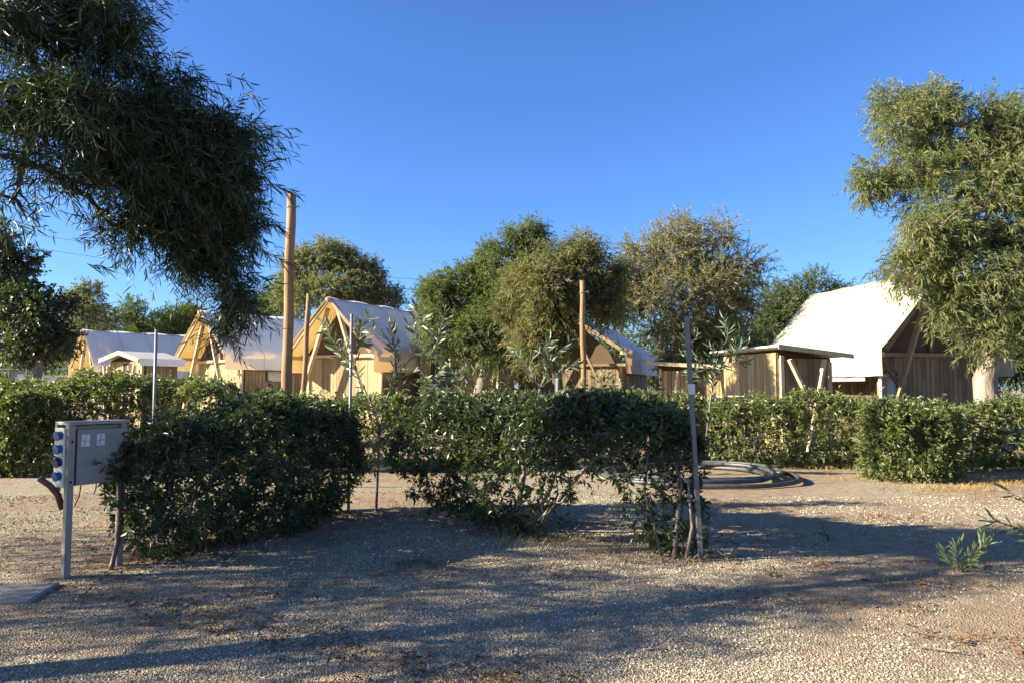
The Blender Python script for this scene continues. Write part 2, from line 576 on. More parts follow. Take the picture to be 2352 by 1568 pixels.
def lobe_origins(lobes, M, rng, shell=.5, nz=.28, seed=0):
    lobes = np.array(lobes, float)
    wts = (lobes[:, 3] * lobes[:, 4] + lobes[:, 4] * lobes[:, 5] + lobes[:, 3] * lobes[:, 5]) * lobes[:, 6]
    idx = rng.choice(len(lobes), M, p=wts / wts.sum())
    u = nrm(rng.normal(size=(M, 3)))
    fac = shell + (1 - shell) * np.sqrt(rng.rand(M))
    c, r = lobes[idx, :3], lobes[idx, 3:6]
    fac = fac * (1 + nz * sn(u + idx[:, None] * 3.1, seed + 50, 1.3))
    p = c + u * r * fac[:, None]
    out = nrm(u / r)
    keep = np.ones(M, bool)
    for k in range(len(lobes)):
        dd = np.linalg.norm((p - lobes[k, :3]) / lobes[k, 3:6], axis=1)
        keep &= ~((dd < .45) & (idx != k))
    return p[keep], out[keep], idx[keep]


def clumpy(lobes, seed, per=5, lo=.32, hi=.52):
    """break each lobe into a core and smaller clumps sitting on its surface"""
    rng = np.random.RandomState(seed); o = []
    for lb in lobes:
        o.append((lb[0], lb[1], lb[2], lb[3] * .72, lb[4] * .72, lb[5] * .72, lb[6] * .7))
        for k in range(per):
            u = rng.normal(size=3); u[2] += .35; u /= np.linalg.norm(u)
            f = rng.uniform(lo, hi); d = rng.uniform(.60, .95)
            o.append((lb[0] + u[0] * lb[3] * d, lb[1] + u[1] * lb[4] * d, lb[2] + u[2] * lb[5] * d, lb[3] * f * rng.uniform(.8, 1.25), lb[4] * f, lb[5] * f * rng.uniform(.7, 1.1), lb[6] * rng.uniform(.6, 1.3)))
    return o


def curved(a, b, n=5, sag=0.0, wob=.06, rng=random):
    a, b = Vector(a), Vector(b); L = (b - a).length
    pts = []
    for i in range(n + 1):
        t = i / n
        p = a.lerp(b, t)
        k = math.sin(math.pi * t)
        p.z += sag * L * k
        if 0 < i < n:
            p += Vector((rng.uniform(-1, 1), rng.uniform(-1, 1), rng.uniform(-1, 1))) * wob * L * .5
        pts.append(p)
    return pts


def tree(name, label, trunk, tr, lobes, M, K, leaf, wid, lmat, bmat, seed, cat='tree', group=None, L=.6, ang=.6, droop=.3,
         ldroop=.2, updir=.25, shell=.5, nz=.28, sick=False, twig_r=.006, limbs=True, tspread=.2, upmix=.3, outw=.8, rnd=.5,
         limb_r=None, tipdroop=.1, sub=5):
    rng = np.random.RandomState(seed); rr = random.Random(seed)
    t0 = Vector(trunk[0])
    root = empty(name, (t0.x, t0.y, gz(t0.x, t0.y) if t0.z < .3 else t0.z))
    off = Vector(root.location)
    tag(root, label, cat, group)
    MB().tube([Vector(p) - off for p in trunk], tr, 9).build('trunk', bmat, root, True)
    top = Vector(trunk[-1])
    if limbs:
        nodes = [Vector(p) for p in trunk[len(trunk) // 2:]]
        for lb in sorted(lobes, key=lambda l_: (Vector(l_[:3]) - top).length):
            c = Vector(lb[:3])
            lr = limb_r or tr[-1] * .75
            m = MB()
            # leave the trunk at the point nearest to the lobe
            src = min(nodes, key=lambda p: (p - c).length + (.6 if p.z > c.z + .3 else 0))
            nodes.append(c)
            pts = curved(src, c, 5, .04, .10, rr)
            m.tube(pts, [lr * (1 - .13 * i) for i in range(6)], 6)
            for k in range(sub):
                u = Vector((rr.gauss(0, 1), rr.gauss(0, 1), rr.gauss(0.2, .8))).normalized()
                e = c + Vector((u.x * lb[3], u.y * lb[4], u.z * lb[5])) * .85
                s_ = pts[rr.choice((3, 4, 5))]
                m.tube(curved(s_, e, 4, .02, .12, rr), [lr * .38, lr * .3, lr * .22, lr * .16, lr * .08], 4)
            m.v = [v - off for v in m.v]
            m.build('limb', bmat, root, True)
    lobes = clumpy(lobes, seed)
    p, out, idx = lobe_origins(lobes, int(M * 1.05), rng, shell, nz, seed)
    dr = nrm(out * outw + rng.normal(size=p.shape) * rnd + UP * updir)
    lv = Leaves()
    lt = (rng.normal(size=len(lobes)) * .10)[idx] + .10 * sn(p, seed + 3, 1.2)
    lv.shoots(rng, p - np.array(off) - dr * L * .3, dr, L, K, leaf, wid, ang, droop, ldroop, upmix, sick, tipdroop, twig_r, tspread, ttint=lt)
    lv.build(root, 'crown', lmat, 'twigs' if twig_r > 0 else None, BARK_TWIG)
    return root


# single-leaf meshes for leaves that are parts of their own
def leaf_mesh(name, L, W, curl, mat, drop=.12):
    V = [(0, 0, 0), (W * .5 + curl * .5, .33 * L, .1 * W), (-W * .5 + curl * .5, .33 * L, .1 * W),
         (W * .42 + curl * .55, .7 * L, -drop * L * .5), (-W * .42 + curl * .55, .7 * L, -drop * L * .5), (0, L, -drop * L),
         (curl * .5, .33 * L, -.12 * W), (curl * .55, .7 * L, -drop * L * .5 - .12 * W)]
    Fq = [(0, 6, 1), (0, 2, 6), (6, 7, 3, 1), (2, 4, 7, 6), (7, 5, 3), (4, 5, 7)]
    me = bpy.data.meshes.new(name); me.from_pydata(V, [], Fq); me.update(); me.materials.append(mat)
    return me


def place_leaf(me, parent, base, d, up, rnd, s=1.0):
    d = Vector(d).normalized()
    x = d.cross(Vector(up)); x = x.normalized() if x.length > 1e-4 else Vector((1, 0, 0))
    z = x.cross(d)
    M = Matrix((x, d, z)).transposed().to_4x4()
    M.translation = Vector(base)
    o = bpy.data.objects.new('leaf', me); COL.objects.link(o); o.parent = parent
    o.matrix_local = M @ Matrix.Diagonal((s, s, s, 1))
    return o


# ------------------------------------------------------------------ tent houses
_pl = {}


def plank_mesh(w, h, t, mat):
    k = (round(w, 3), round(h, 3), round(t, 3), mat.name)
    if k not in _pl:
        m = MB(); m.box((0, 0, h / 2), (w, t, h))
        me = bpy.data.meshes.new('plank'); me.from_pydata([tuple(v) for v in m.v], [], m.f); me.update(); me.materials.append(mat)
        _pl[k] = me
    return _pl[k]


def planks(parent, a, b, z0, z1, w=.145, t=.03, mat=None, skip=(), gap=.014, seed=0, off=None):
    """vertical boards from a to b (x, y) on parent; skip = list of (s0, s1, z0, z1) openings in metres along the wall"""
    rr = random.Random(seed)
    a, b = Vector((a[0], a[1], 0)), Vector((b[0], b[1], 0))
    d = b - a; n = max(1, int(d.length / w)); w = d.length / n
    u = d.normalized(); ang = math.atan2(u.y, u.x)
    nv = Vector((u.y, -u.x, 0))
    for i in range(n):
        s = (i + .5) * w
        spans = [(z0, z1)]
        for (s0, s1, q0, q1) in skip:
            if s0 < s < s1:
                new = []
                for (x0, x1) in spans:
                    if q0 > x0: new.append((x0, min(q0, x1)))
                    if q1 < x1: new.append((max(q1, x0), x1))
                spans = [e for e in new if e[1] - e[0] > .05]
        for (x0, x1) in spans:
            o = bpy.data.objects.new('plank', plank_mesh(w - gap, x1 - x0, t, mat or PLANK))
            COL.objects.link(o); o.parent = parent
            p = a + u * s + nv * (t / 2 + rr.uniform(0.002, .012))
            o.location = (p.x, p.y, x0); o.rotation_euler = (0, 0, ang + rr.uniform(-.006, .006))


def window(parent, c, u, w, h, mat_fill, frame=BEAM, fw=.06):
    """window with frame and curtain; c = centre, u = direction along the wall (x, y)"""
    root = empty('window', (0, 0, 0)); root.parent = parent
    c = Vector(c); u = Vector((u[0], u[1], 0)).normalized(); n = Vector((u.y, -u.x, 0))
    M = Matrix((u, n, Vector((0, 0, 1)))).transposed()
    m = MB()
    for sx in (-1, 1): m.box(c + u * sx * (w / 2 + fw / 2) + n * .03, (fw, .08, h + 2 * fw), M)
    for sz in (-1, 1): m.box(c + Vector((0, 0, sz * (h / 2 + fw / 2))) + n * .029, (w, .075, fw), M)
    m.build('frame', frame, root)
    # wavy curtain
    V, Fq, N = [], [], 13
    for i in range(N):
        x = (i / (N - 1) - .5) * w
        for z in (-h / 2, h / 2):
            V.append(c + u * x + n * (.008 + .012 * math.sin(i * 2.1)) + Vector((0, 0, z)))
    for i in range(N - 1): Fq.append((i * 2, i * 2 + 2, i * 2 + 3, i * 2 + 1))
    m = MB(); m.v = V; m.f = Fq
    m.build('curtain', mat_fill, root)
    return root


def tent_house(label, px, py, Y, rot, hw=2.0, eave=2.75, L=6.6, over=1.1, side=1, gmat=None, smat=None, seed=0,
               ridge=None, win=None, gwin=None, gskip=(), wrinkle=.011, val=.75, legs=True, gable_h=2.5, sidewall_in=.25, canvas=None):
    apex = P(px, py, Y)
    rz = -rot
    rd = Vector((math.sin(rot), math.cos(rot), 0))
    base = Vector((apex.x, apex.y, 0)) + rd * over
    ridge = apex.z
    root = empty('tent_house', base, rz)
    tag(root, label, 'tent house', 'canvas roofed tent houses of the camp')
    rr = random.Random(seed); rng = np.random.RandomState(seed)
    gmat = gmat or PLANK; smat = smat or PLANK_DARK
    ex = hw + .16
    # canvas roof with hanging valances
    prof = []
    for t in np.linspace(0, 1, 4): prof.append((-ex - .03, eave - val + val * t))
    for t in np.linspace(0, 1, 11)[1:]: prof.append((-ex + ex * t, eave + (ridge - eave) * t))
    n_half = len(prof)
    prof = prof + [(-x, z) for x, z in prof[-2::-1]]
    ny_ = 33
    yv = np.linspace(-over, L + .35, ny_)
    V = []
    for j, y in enumerate(yv):
        for i, (x, z) in enumerate(prof):
            tt = abs(abs(x) / ex)
            sl = math.sin(math.pi * min(1, tt))
            bay = math.sin((y + over) / (L + over) * math.pi * 4) ** 2
            dz = -.03 * sl * bay + wrinkle * sl * math.sin(y * 5.3 + x * 1.2 + seed) + wrinkle * .6 * sl * math.sin(y * 11.7 - x * 2)
            if i == n_half - 1: dz -= .05 * bay
            if i in (0, len(prof) - 1): dz += .008 * math.sin(y * 6 + seed)
            dx = .009 * math.sin(y * 4.7 + z * 3) if z < eave - .05 else 0
            V.append((x + dx, y, z + dz))
    k = len(prof)
    Fq = [(j * k + i, j * k + i + 1, (j + 1) * k + i + 1, (j + 1) * k + i) for j in range(ny_ - 1) for i in range(k - 1)]
    me = mesh_np('canvas_roof', V, Fq, None, True)
    ln('canvas_roof', me, root, canvas or CANVAS)
    for j0 in (7, 13, 19, 25):
        seam = MB()
        for i in range(k - 1):
            qs = []
            for (jj, ii_) in ((j0, i), (j0, i + 1)):
                a_ = Vector(V[jj * k + ii_]); nx_ = Vector((math.copysign(.012, a_.x) if abs(a_.x) > .01 else 0, 0, .010))
                qs += [a_ + nx_ + Vector((0, -.022, 0)), a_ + nx_ + Vector((0, .022, 0))]
            b0 = len(seam.v); seam.v += qs; seam.f.append((b0, b0 + 2, b0 + 3, b0 + 1))
        seam.build('seam', SEAM, root)
    # timber: rafters on the verge, ridge pole, wall plates, tie beam, king post, legs
    yf = -over + .10
    for sx in (-1, 1):
        MB().bar((sx * .03, yf, ridge - .10), (sx * (hw - .02), yf, eave - .03), .07, .14).build('rafter', PLANK_DARK, root)
        MB().bar((sx * (hw - .02), -over + .2, eave - .16), (sx * (hw - .02), L, eave - .16), .10, .14).build('wall_plate', BEAM, root)
    MB().bar((0, -over - .06, ridge - .11), (0, L, ridge - .11), .09, .12).build('ridge_pole', BEAM, root)
    MB().bar((-hw - .1, -.10, gable_h + .07), (hw + .1, -.10, gable_h + .07), .14, .11).build('tie_beam', BEAM if gmat is PLANK else PLANK_DARK, root)
    MB().bar((0, -.05, gable_h + .15), (0, -.05, ridge - .2), .10, .09).build('king_post', BEAM if gmat is PLANK else PLANK_DARK, root)
    if legs:
        for sx in (-1, 1):
            MB().bar((sx * .22, -over + .33, ridge - .42), (sx * (hw - .05), -over + .33, 0.0), .17, .09).build('leg', BEAM if gmat is PLANK else PLANK_DARK, root)
    for sx in (-1, 1):
        MB().bar((sx * (hw - .25), -.32, gable_h - .55), (sx * (hw - .25), .02, gable_h - .55), .09, .09).build('rail', BEAM, root)
        MB().bar((sx * (hw - .25), -.04, 0), (sx * (hw - .25), -.04, gable_h), .10, .10).build('corner_post', BEAM if gmat is PLANK else PLANK_DARK, root)
    # gable cloth above the tie beam
    sl = (ridge - eave) / hw
    m = MB(); gh = gable_h + .1
    xa = min(hw - .08, (ridge - .16 - gh) / sl)
    m.prism([(-xa, gh), (xa, gh), (0, ridge - .16)], .0, .03)
    m.build('gable_panel', GABLE_CLOTH, root)
    # gable wall of boards
    w = MB().prism([(-hw + .3, .1), (hw - .3, .1), (hw - .3, gable_h), (-hw + .3, gable_h)], 0.02, .08).build('gable_wall', BACKING, root)
    sk = list(gskip)
    if gwin: sk.append((gwin[0] - gwin[2] / 2, gwin[0] + gwin[2] / 2, gwin[1] - gwin[3] / 2, gwin[1] + gwin[3] / 2))
    planks(w, (-hw + .3, 0.02), (hw - .3, 0.02), .12, gable_h - .005, .15, .03, gmat, sk, seed=seed)
    if gwin: window(root, (-hw + .3 + gwin[0], 0.0, gwin[1]), (1, 0), gwin[2] - .1, gwin[3] - .1, CURTAIN, BEAM if gmat is PLANK else PLANK_DARK, .05)
    # side walls
    xi = hw - sidewall_in
    top = eave - val + .25
    for sx in (-1, 1):
        w = MB().box((sx * (xi - .05), L / 2 + .05, top / 2), (.06, L - .12, top)).build('side_wall', BACKING, root)
        if sx == side or sx == 0:
            sk = []
            if win: sk.append((win[0] - win[2] / 2, win[0] + win[2] / 2, win[1] - win[3] / 2, win[1] + win[3] / 2))
            if sx > 0: planks(w, (xi - .02, .1), (xi - .02, L), .1, top, .17, .03, smat, sk, seed=seed + 1)
            else: planks(w, (-xi + .02, L), (-xi + .02, .1), .1, top, .17, .03, smat, sk, seed=seed + 1)
            if win:
                yy = win[0] + .1 if sx > 0 else L - win[0]
                window(root, (sx * (xi + .02), yy, win[1]), (0, sx), win[2] - .1, win[3] - .1, CURTAIN, BEAM, .05)
    w = MB().box((0, L + .03, gable_h / 2), (2 * hw - .6, .06, gable_h)).build('back_wall', BACKING, root)
    return root


def hy(py, h=5.1):
    """distance at which a ridge h metres high shows at picture height py"""
    return (h - EYE) * FPX / (890 - py)


h3 = tent_house('tent house with sunlit plank gable behind the slim wooden pole and the silvery sapling', 752, 681, hy(681), R(26), hw=2.05, eave=2.95, side=1, seed=3, L=6.5, gable_h=2.78)
h2 = tent_house('tent house with smooth grey roof and small curtained side window behind the tallest pole', 458, 712, hy(712), R(40), hw=2.15, eave=3.1, side=1, seed=2, win=(1.6, 2.12, .95, .46), val=.70, L=7.2, gable_h=2.75)
h1 = tent_house('farthest tent house, its grey canvas roof wrinkled into folds, behind the gabled shed', 188, 756, hy(756), R(42), hw=2.0, eave=2.9, side=1, seed=1, wrinkle=.055, L=7.5)
for yy_ in (-.55, .55):
    m = MB(); sl_ = Vector((2.16, 0, 2.9)) - Vector((0, 0, 5.06))
    m.bar((.06, yy_, 5.06 - .0), (2.19, yy_ + .12, 2.97), .05, .03); m.build('strap', WHITE, h1)
h4 = tent_house('shaded tent house half hidden under the brownish drooping tree behind the middle wooden pole', 1290, 712, 31.0, R(20), hw=2.5, eave=3.2, side=1, seed=4, gmat=PLANK_DARK, val=1.0, L=6.5, win=(1.3, 1.7, .5, .8))
h5 = tent_house('tent house with bright cream roof facing the sun, beside the tree with the pale trunk', 2172, 612, hy(612), R(-11), hw=2.0, eave=2.72, side=-1, seed=5, gmat=PLANK_DARK, gwin=(.32, 1.6, .5, 1.0), val=.78, L=5.6, over=.75, sidewall_in=.9, smat=PLANK_PORCH_SHADE, canvas=CANVAS_SUNLIT)
# pieces that only the bright house has
m = MB(); m.box((-2.11, 2.2, 1.88), (.012, 4.2, .16)); s_ = m.build('cloth_strip', GREYCLOTH, h5)
MB().tube([(-1.95, -.35, 0), (-1.95, -.35, 2.1)], .045, 8).build('pale_post', WHITE, h5, True)
MB().box((-1.72, -.12, 1.0), (.28, .05, 2.0)).build('corner_board', PLANK, h5)
MB().bar((-1.7, -.18, 2.35), (-1.3, -.18, 1.75), .07, .06).build('knee_brace', PLANK_DARK, h5)
MB().bar((-1.8, -.16, 1.92), (-1.2, -.16, 1.92), .06, .06).build('window_rail', PLANK_DARK, h5)


# ------------------------------------------------------------------ sheds
def shed(label, corner, rot, w, d, h_l, h_r, gable=None, lit=PLANK, dark=PLANK_DARK, openings=(), braces=(), seed=0, over=.35, sides=(1,), roof_t=.07):
    """corner: front-left corner on the ground; local x along the front, y to the back; roof runs from h_l at the left to h_r at the right, or to a
    ridge of height gable over the middle"""
    root = empty('wooden_shed', (corner[0], corner[1], 0), -rot)
    tag(root, label, 'shed', 'wooden sheds between the tent houses')
    hm = min(h_l, h_r)
    if gable:
        poly = [(0, 0), (w, 0), (w, h_r), (w / 2, gable), (0, h_l)]
    else:
        poly = [(0, 0), (w, 0), (w, h_r), (0, h_l)]
    wl = MB().prism(poly, 0.03, .09).build('front_wall', BACKING, root)
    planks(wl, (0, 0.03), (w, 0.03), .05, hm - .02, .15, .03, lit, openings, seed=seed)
    for s in (-1, 1):
        x = 0 if s < 0 else w
        hh = (h_l if s < 0 else h_r) - .02
        sw = MB().box((x - s * .05, d / 2 + .1, hh / 2), (.06, d - .16, hh)).build('side_wall', BACKING, root)
        if s in sides:
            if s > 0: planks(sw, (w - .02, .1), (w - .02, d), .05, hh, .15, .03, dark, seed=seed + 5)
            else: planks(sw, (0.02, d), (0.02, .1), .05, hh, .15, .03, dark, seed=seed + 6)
    MB().box((w / 2, d, hm / 2), (w, .06, hm)).build('back_wall', BACKING, root)
    # roof boards
    fh = .09 if gable else .05
    def slab(x0, z0, x1, z1, name='roof'):
        m = MB()
        m.prism([(x0, z0), (x1, z1), (x1, z1 + roof_t), (x0, z0 + roof_t)], -over * 1.6, d + over)
        r_ = m.build(name, ROOFTOP, root)
        m = MB(); m.prism([(x0, z0 - fh), (x1, z1 - fh), (x1, z1 + roof_t + .01), (x0, z0 + roof_t + .01)], -over * 1.6 - .04, -over * 1.6 - .005)
        m.build('fascia', BEAM, r_)
    if gable:
        k = over / (w / 2)
        slab(-over, h_l + .05 - (gable - h_l) * k, w / 2 - .01, gable + .05)
        slab(w / 2 + .01, gable + .05, w + over, h_r + .05 - (gable - h_r) * k)
        m = MB(); z1 = h_r + .05 - (gable - h_r) * k
        m.box((w + over + .02, d / 2 - over * .3, z1 - .06), (.03, d + over * 2.5, .30)).build('gutter_board', WHITE, root)
    else:
        k = (h_r - h_l) / w
        slab(-over, h_l + .05 - k * over, w + over, h_r + .05 + k * over)
    for s in range(int((w - .1) / .0001) and 2):
        x = .06 if s == 0 else w - .06
        MB().box((x, -.04, (h_l if s == 0 else h_r) / 2 - .05), (.09, .07, (h_l if s == 0 else h_r) - .12)).build('corner_post', BEAM, root)
    for (x0, z0, x1, z1, y0, y1) in braces:
        MB().bar((x0, y0, z0), (x1, y1, z1), .13, .07).build('brace', BEAM, root)
    return root


# gabled shed by the farthest tent
c = P(252, 890, 31.0)
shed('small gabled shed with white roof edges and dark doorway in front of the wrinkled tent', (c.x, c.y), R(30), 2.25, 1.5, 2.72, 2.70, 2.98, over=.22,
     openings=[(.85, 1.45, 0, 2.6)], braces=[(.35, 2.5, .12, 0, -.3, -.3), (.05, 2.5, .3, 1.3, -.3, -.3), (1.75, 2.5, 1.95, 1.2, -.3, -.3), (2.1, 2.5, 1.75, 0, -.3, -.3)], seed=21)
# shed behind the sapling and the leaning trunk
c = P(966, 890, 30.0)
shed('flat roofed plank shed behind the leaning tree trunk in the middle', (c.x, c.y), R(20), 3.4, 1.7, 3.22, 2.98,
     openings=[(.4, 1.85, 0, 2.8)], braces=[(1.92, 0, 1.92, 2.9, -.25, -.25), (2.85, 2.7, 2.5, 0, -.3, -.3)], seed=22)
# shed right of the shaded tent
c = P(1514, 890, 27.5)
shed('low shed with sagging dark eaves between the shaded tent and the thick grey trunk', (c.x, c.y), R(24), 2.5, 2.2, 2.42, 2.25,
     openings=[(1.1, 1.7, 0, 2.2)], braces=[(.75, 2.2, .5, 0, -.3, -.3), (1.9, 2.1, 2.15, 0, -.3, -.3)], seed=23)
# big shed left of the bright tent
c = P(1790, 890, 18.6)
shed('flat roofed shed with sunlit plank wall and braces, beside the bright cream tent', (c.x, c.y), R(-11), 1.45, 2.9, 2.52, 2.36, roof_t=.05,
     lit=PLANK_DARK, dark=PLANK, sides=(-1,), braces=[(.12, 2.3, .75, 1.05, -.3, -.3), (1.0, 2.3, .5, 0, -.42, -.42)], seed=24, over=.30)  # front in the darker shade copy, sunlit left wall in the brighter planks

# boards laid on trestles beside it
c = P(1668, 912, 17.2)
tb = tag(empty('board_stack', (c.x, c.y, 0), R(12)), 'pale boards laid flat on trestles against the sunlit shed wall', 'board stack')
for i in range(4):
    b_ = MB().box((-.45 + i * .3, 0.1 * i, c.z - .02 + .012 * i), (.26, 1.1, .04)).build('board', BEAM, tb)
for sx in (-.35, .35):
    for sy in (-.3, .35):
        MB().bar((sx, sy, 0), (sx * .8, sy, c.z - .05), .06, .06).build('leg', PLANK_DARK, tb)


# ------------------------------------------------------------------ wooden poles and metal posts
def wood_pole(label, px, pyt, pxb, Y, r):
    t = P(px, pyt, Y); b = P(pxb, 915, Y)
    f = (t.z - 0) / max(.1, t.z - b.z)
    base = Vector((t.x + (b.x - t.x) * f, Y, 0))
    root = tag(empty('wooden_pole', base), label, 'pole', 'round wooden poles')
    n = 9
    pts = [(t - base) * (i / n) + Vector((.012 * math.sin(i * 1.7), .01 * math.cos(i * 2.3), 0)) for i in range(n + 1)]
    pts = [Vector((p.x, p.y, (t.z) * i / n)) for i, p in enumerate(pts)]
    MB().tube(pts, [r * (1.12 - .16 * i / n + .015 * math.sin(i * 2.7)) for i in range(n + 1)], 16).build('shaft', POLE, root, True)
    m = MB(); z = t.z - .28
    p = pts[-1]
    m.tube([Vector((p.x + math.cos(a) * r * 1.04, p.y + math.sin(a) * r * 1.04, z)) for a in np.linspace(0, 6.28, 15)], .012, 5)
    m.tube([Vector((p.x + r, p.y - .02, z)), Vector((p.x + r + .07, p.y - .03, z + .03)), Vector((p.x + r + .08, p.y - .03, z - .03))], .012, 5)
    m.build('wire_clip', GREYMETAL, root, True)
    return root


wood_pole('tallest and thickest wooden pole, its top touched by the overhanging branch', 669, 447, 658, 15.6, .10)
wood_pole('slim wooden pole close to the corner of the tent with the plank gable', 709, 675, 697, 25.5, .085)
wood_pole('orange wooden pole in front of the shaded tent under the brownish tree', 1337, 645, 1341, 17.3, .062)


def post(name, label, top, base, r, mat, Y, cap=True, square=False, n=8):
    t, b = P(top[0], top[1], Y), base
    root = tag(empty(name, b), label, 'post', 'thin metal posts among the hedges')
    v = t - Vector(b)
    m = MB()
    if square: m.bar((0, 0, 0), v, r * 2, r * 1.6)
    else: m.tube([(0, 0, 0), v * .5, v], r, n)
    m.build('shaft', mat, root, not square)
    m = MB(); m.tube([v * .995, v * .995 + v.normalized() * .015], r * 1.08, n); m.build('cap', mat, root)
    return root


b = P(352, 952, 11.5)
bb = P(346, 890, 11.5); post('metal_post', 'thin grey metal post rising from the hedge near the overhanging branch tip', (359, 757), Vector((P(349, 1100, 11.5).x, 11.5, 0)), .024, GREYMETAL, 11.5)
g = G(800, 1182)
p2 = post('metal_post', 'pale thin metal post beside the stem of the silvery sapling', (808, 722), g, .020, GREYMETAL, g.y)
g = G(1609, 1280)
p3 = post('metal_post', 'leaning grey post at the end of the arched front hedge', (1577, 728), g, .025, GREYPOST, g.y, square=True)
# paper tag wound round the leaning post
bt = P(1588, 893, g.y) - g
tg = MB(); tg.box(bt + Vector((0, -.003, 0)), (.058, .052, .10)); tg.build('paper_tag', PAPER, p3)
post('metal_post', 'short dark stake in front of the shaded tent wall', (1281, 858), Vector((P(1281, 960, 17).x, 17, 0)), .04, GREYPOST, 17)

# ------------------------------------------------------------------ electrical box
u = Vector((.51, .86, 0)).normalized(); n_ = Vector((u.y, -u.x, 0))
o0 = G(147, 1336)
eb = tag(empty('electrical_box', (o0.x, o0.y, 0), math.atan2(u.y, u.x)), 'weathered grey electrical hook-up box on two posts with blue sockets on its end', 'electrical box')
# local axes: x along the panel, -y towards the camera side
zb, zt, Lb, D = .765, 1.29, .50, .17
MB().box((.02, 0.02, zt / 2), (.055, .05, zt)).build('post', GREYPAINT, eb, bevel=.004)
MB().box((Lb - .02, 0.03, zt / 2), (.055, .05, zt)).build('post', GREYPAINT, eb, bevel=.004)
MB().box((Lb / 2, D / 2 + .028, (zb + zt) / 2), (Lb - .06, D - .02, zt - zb - .02)).build('case', GREYPAINT, eb, bevel=.006)
MB().box((Lb / 2 + .02, .012, (zb + zt) / 2 - .012), (Lb - .10, .024, zt - zb - .06)).build('door', GREYPAINT, eb, bevel=.004)
MB().box((Lb / 2, D / 2, zt + .012), (Lb + .03, D + .05, .028)).build('lid', GREYPAINT, eb, bevel=.004)
MB().box((-.012, D / 2 + .03, (zb + zt) / 2 - .01), (.02, D - .03, zt - zb - .03)).build('end_plate', WHITE, eb, bevel=.003)
MB().box((0.01, D + .012, (zb + zt) / 2 - .02), (.05, .03, zt - zb + .04)).build('back_flange', GREYPAINT, eb, bevel=.003)
for i in range(4):
    z = zt - .085 - i * .112
    sk = empty('socket', (0, 0, 0)); sk.parent = eb
    MB().tube([(-.018, .085, z), (-.050, .085, z - .006)], .034, 14).build('socket_body', BLUE if i != 2 else DARKBLUE, sk, True)
    m = MB(); m.tube([(-.052, .085, z - .006), (-.066, .085, z - .009)], .041, 14)
    if i == 2:
        m.box((-.085, .085, z + .055), (.10, .06, .008), Matrix.Rotation(.5, 3, 'Y'))
    m.build('socket_cap', BLUE if i != 2 else DARKBLUE, sk, True)
for i, xx in enumerate((.135, .265)):
    s_ = MB().box((xx, -.0030, zt - .135), (.072, .003, .10), Matrix.Rotation(.06 - .08 * i, 3, 'Y')).build('sticker', PAPER, eb)
    m = MB()
    m.box((xx - .004, -.0060, zt - .135), (.004, .002, .094), Matrix.Rotation(.15 + .1 * i, 3, 'Y'))
    m.box((xx, -.0064, zt - .140), (.066, .0016, .004), Matrix.Rotation(.1 - .35 * i, 3, 'Y'))
    m.build('tear', GREYPOST, s_)
for sx, lx, lz in ((.14, -.06, .16), (.27, -.03, .08), (.30, .03, .05), (.34, .0, .15)):
    m = MB(); m.tube([(sx, .05, zb + .02), (sx + lx * .3, .04, zb - lz * .5), (sx + lx, .03, zb - lz)], .005, 5); m.build('loose_cable', BLACKCABLE, eb, True)
m = MB(); m.tube([(.02, .10, zb - .18), (-.015, .115, zb - .06), (-.07, .13, zb + .02), (-.15, .15, zb + .09)], .026, 10); m.build('conduit', REDPIPE, eb, True)
m = MB(); m.tube([(Lb - .05, -.015, zb + .02), (Lb - .055, -.02, .5), (Lb - .075, -.035, .25), (Lb - .13, -.06, .08), (Lb - .18, -.08, -.02)], .021, 9); m.build('conduit', REDPIPE, eb, True)
MB().tube([(.02, -.007, zt - .14), (.02, -.013, zt - .14)], .010, 8).build('bolt', BLACKCABLE, eb, True)
MB().tube([(.02, -.007, zb + .05), (.02, -.013, zb + .05)], .010, 8).build('bolt', BLACKCABLE, eb, True)

# concrete slab at the left edge
g = G(-60, 1376)
sl = MB().box((0, 0, 0.0), (1.3, .50, .07)).build('concrete_slab', CONCRETE, None, bevel=.015)
sl.location = (g.x - .18, g.y + .03, -.008); sl.rotation_euler = (0.01, -.015, R(9))
tag(sl, 'pale concrete slab lying in the gravel near the electrical box', 'slab')

# ------------------------------------------------------------------ pipe coil
g = Vector((3.25, 13.5, 0))
m = MB(); rr = random.Random(4); pts = []
turns, per = 5, 40
for i in range(turns * per):
    a = i / per * 2 * math.pi
    tn = i / per
    rad = 1.66 + .20 * math.sin(tn * 2.4) - .07 * tn + .05 * math.sin(a * 1.0 + tn * 2)
    z = .045 + .014 * tn + .028 * math.sin(a * .5 + tn * 1.7) + .012 * math.sin(3 * a)
    pts.append((rad * math.cos(a) * 1.0 + .10 * math.sin(tn * 3.1), rad * math.sin(a) + .16 * math.sin(tn * 2.2 + 1), max(.045, z)))
m.tube(pts, .038, 8)
hc = m.build('irrigation_pipe', HOSE, None, True); hc.location = g
tag(hc, 'loose coil of thick black irrigation pipe lying on the gravel', 'pipe coil')

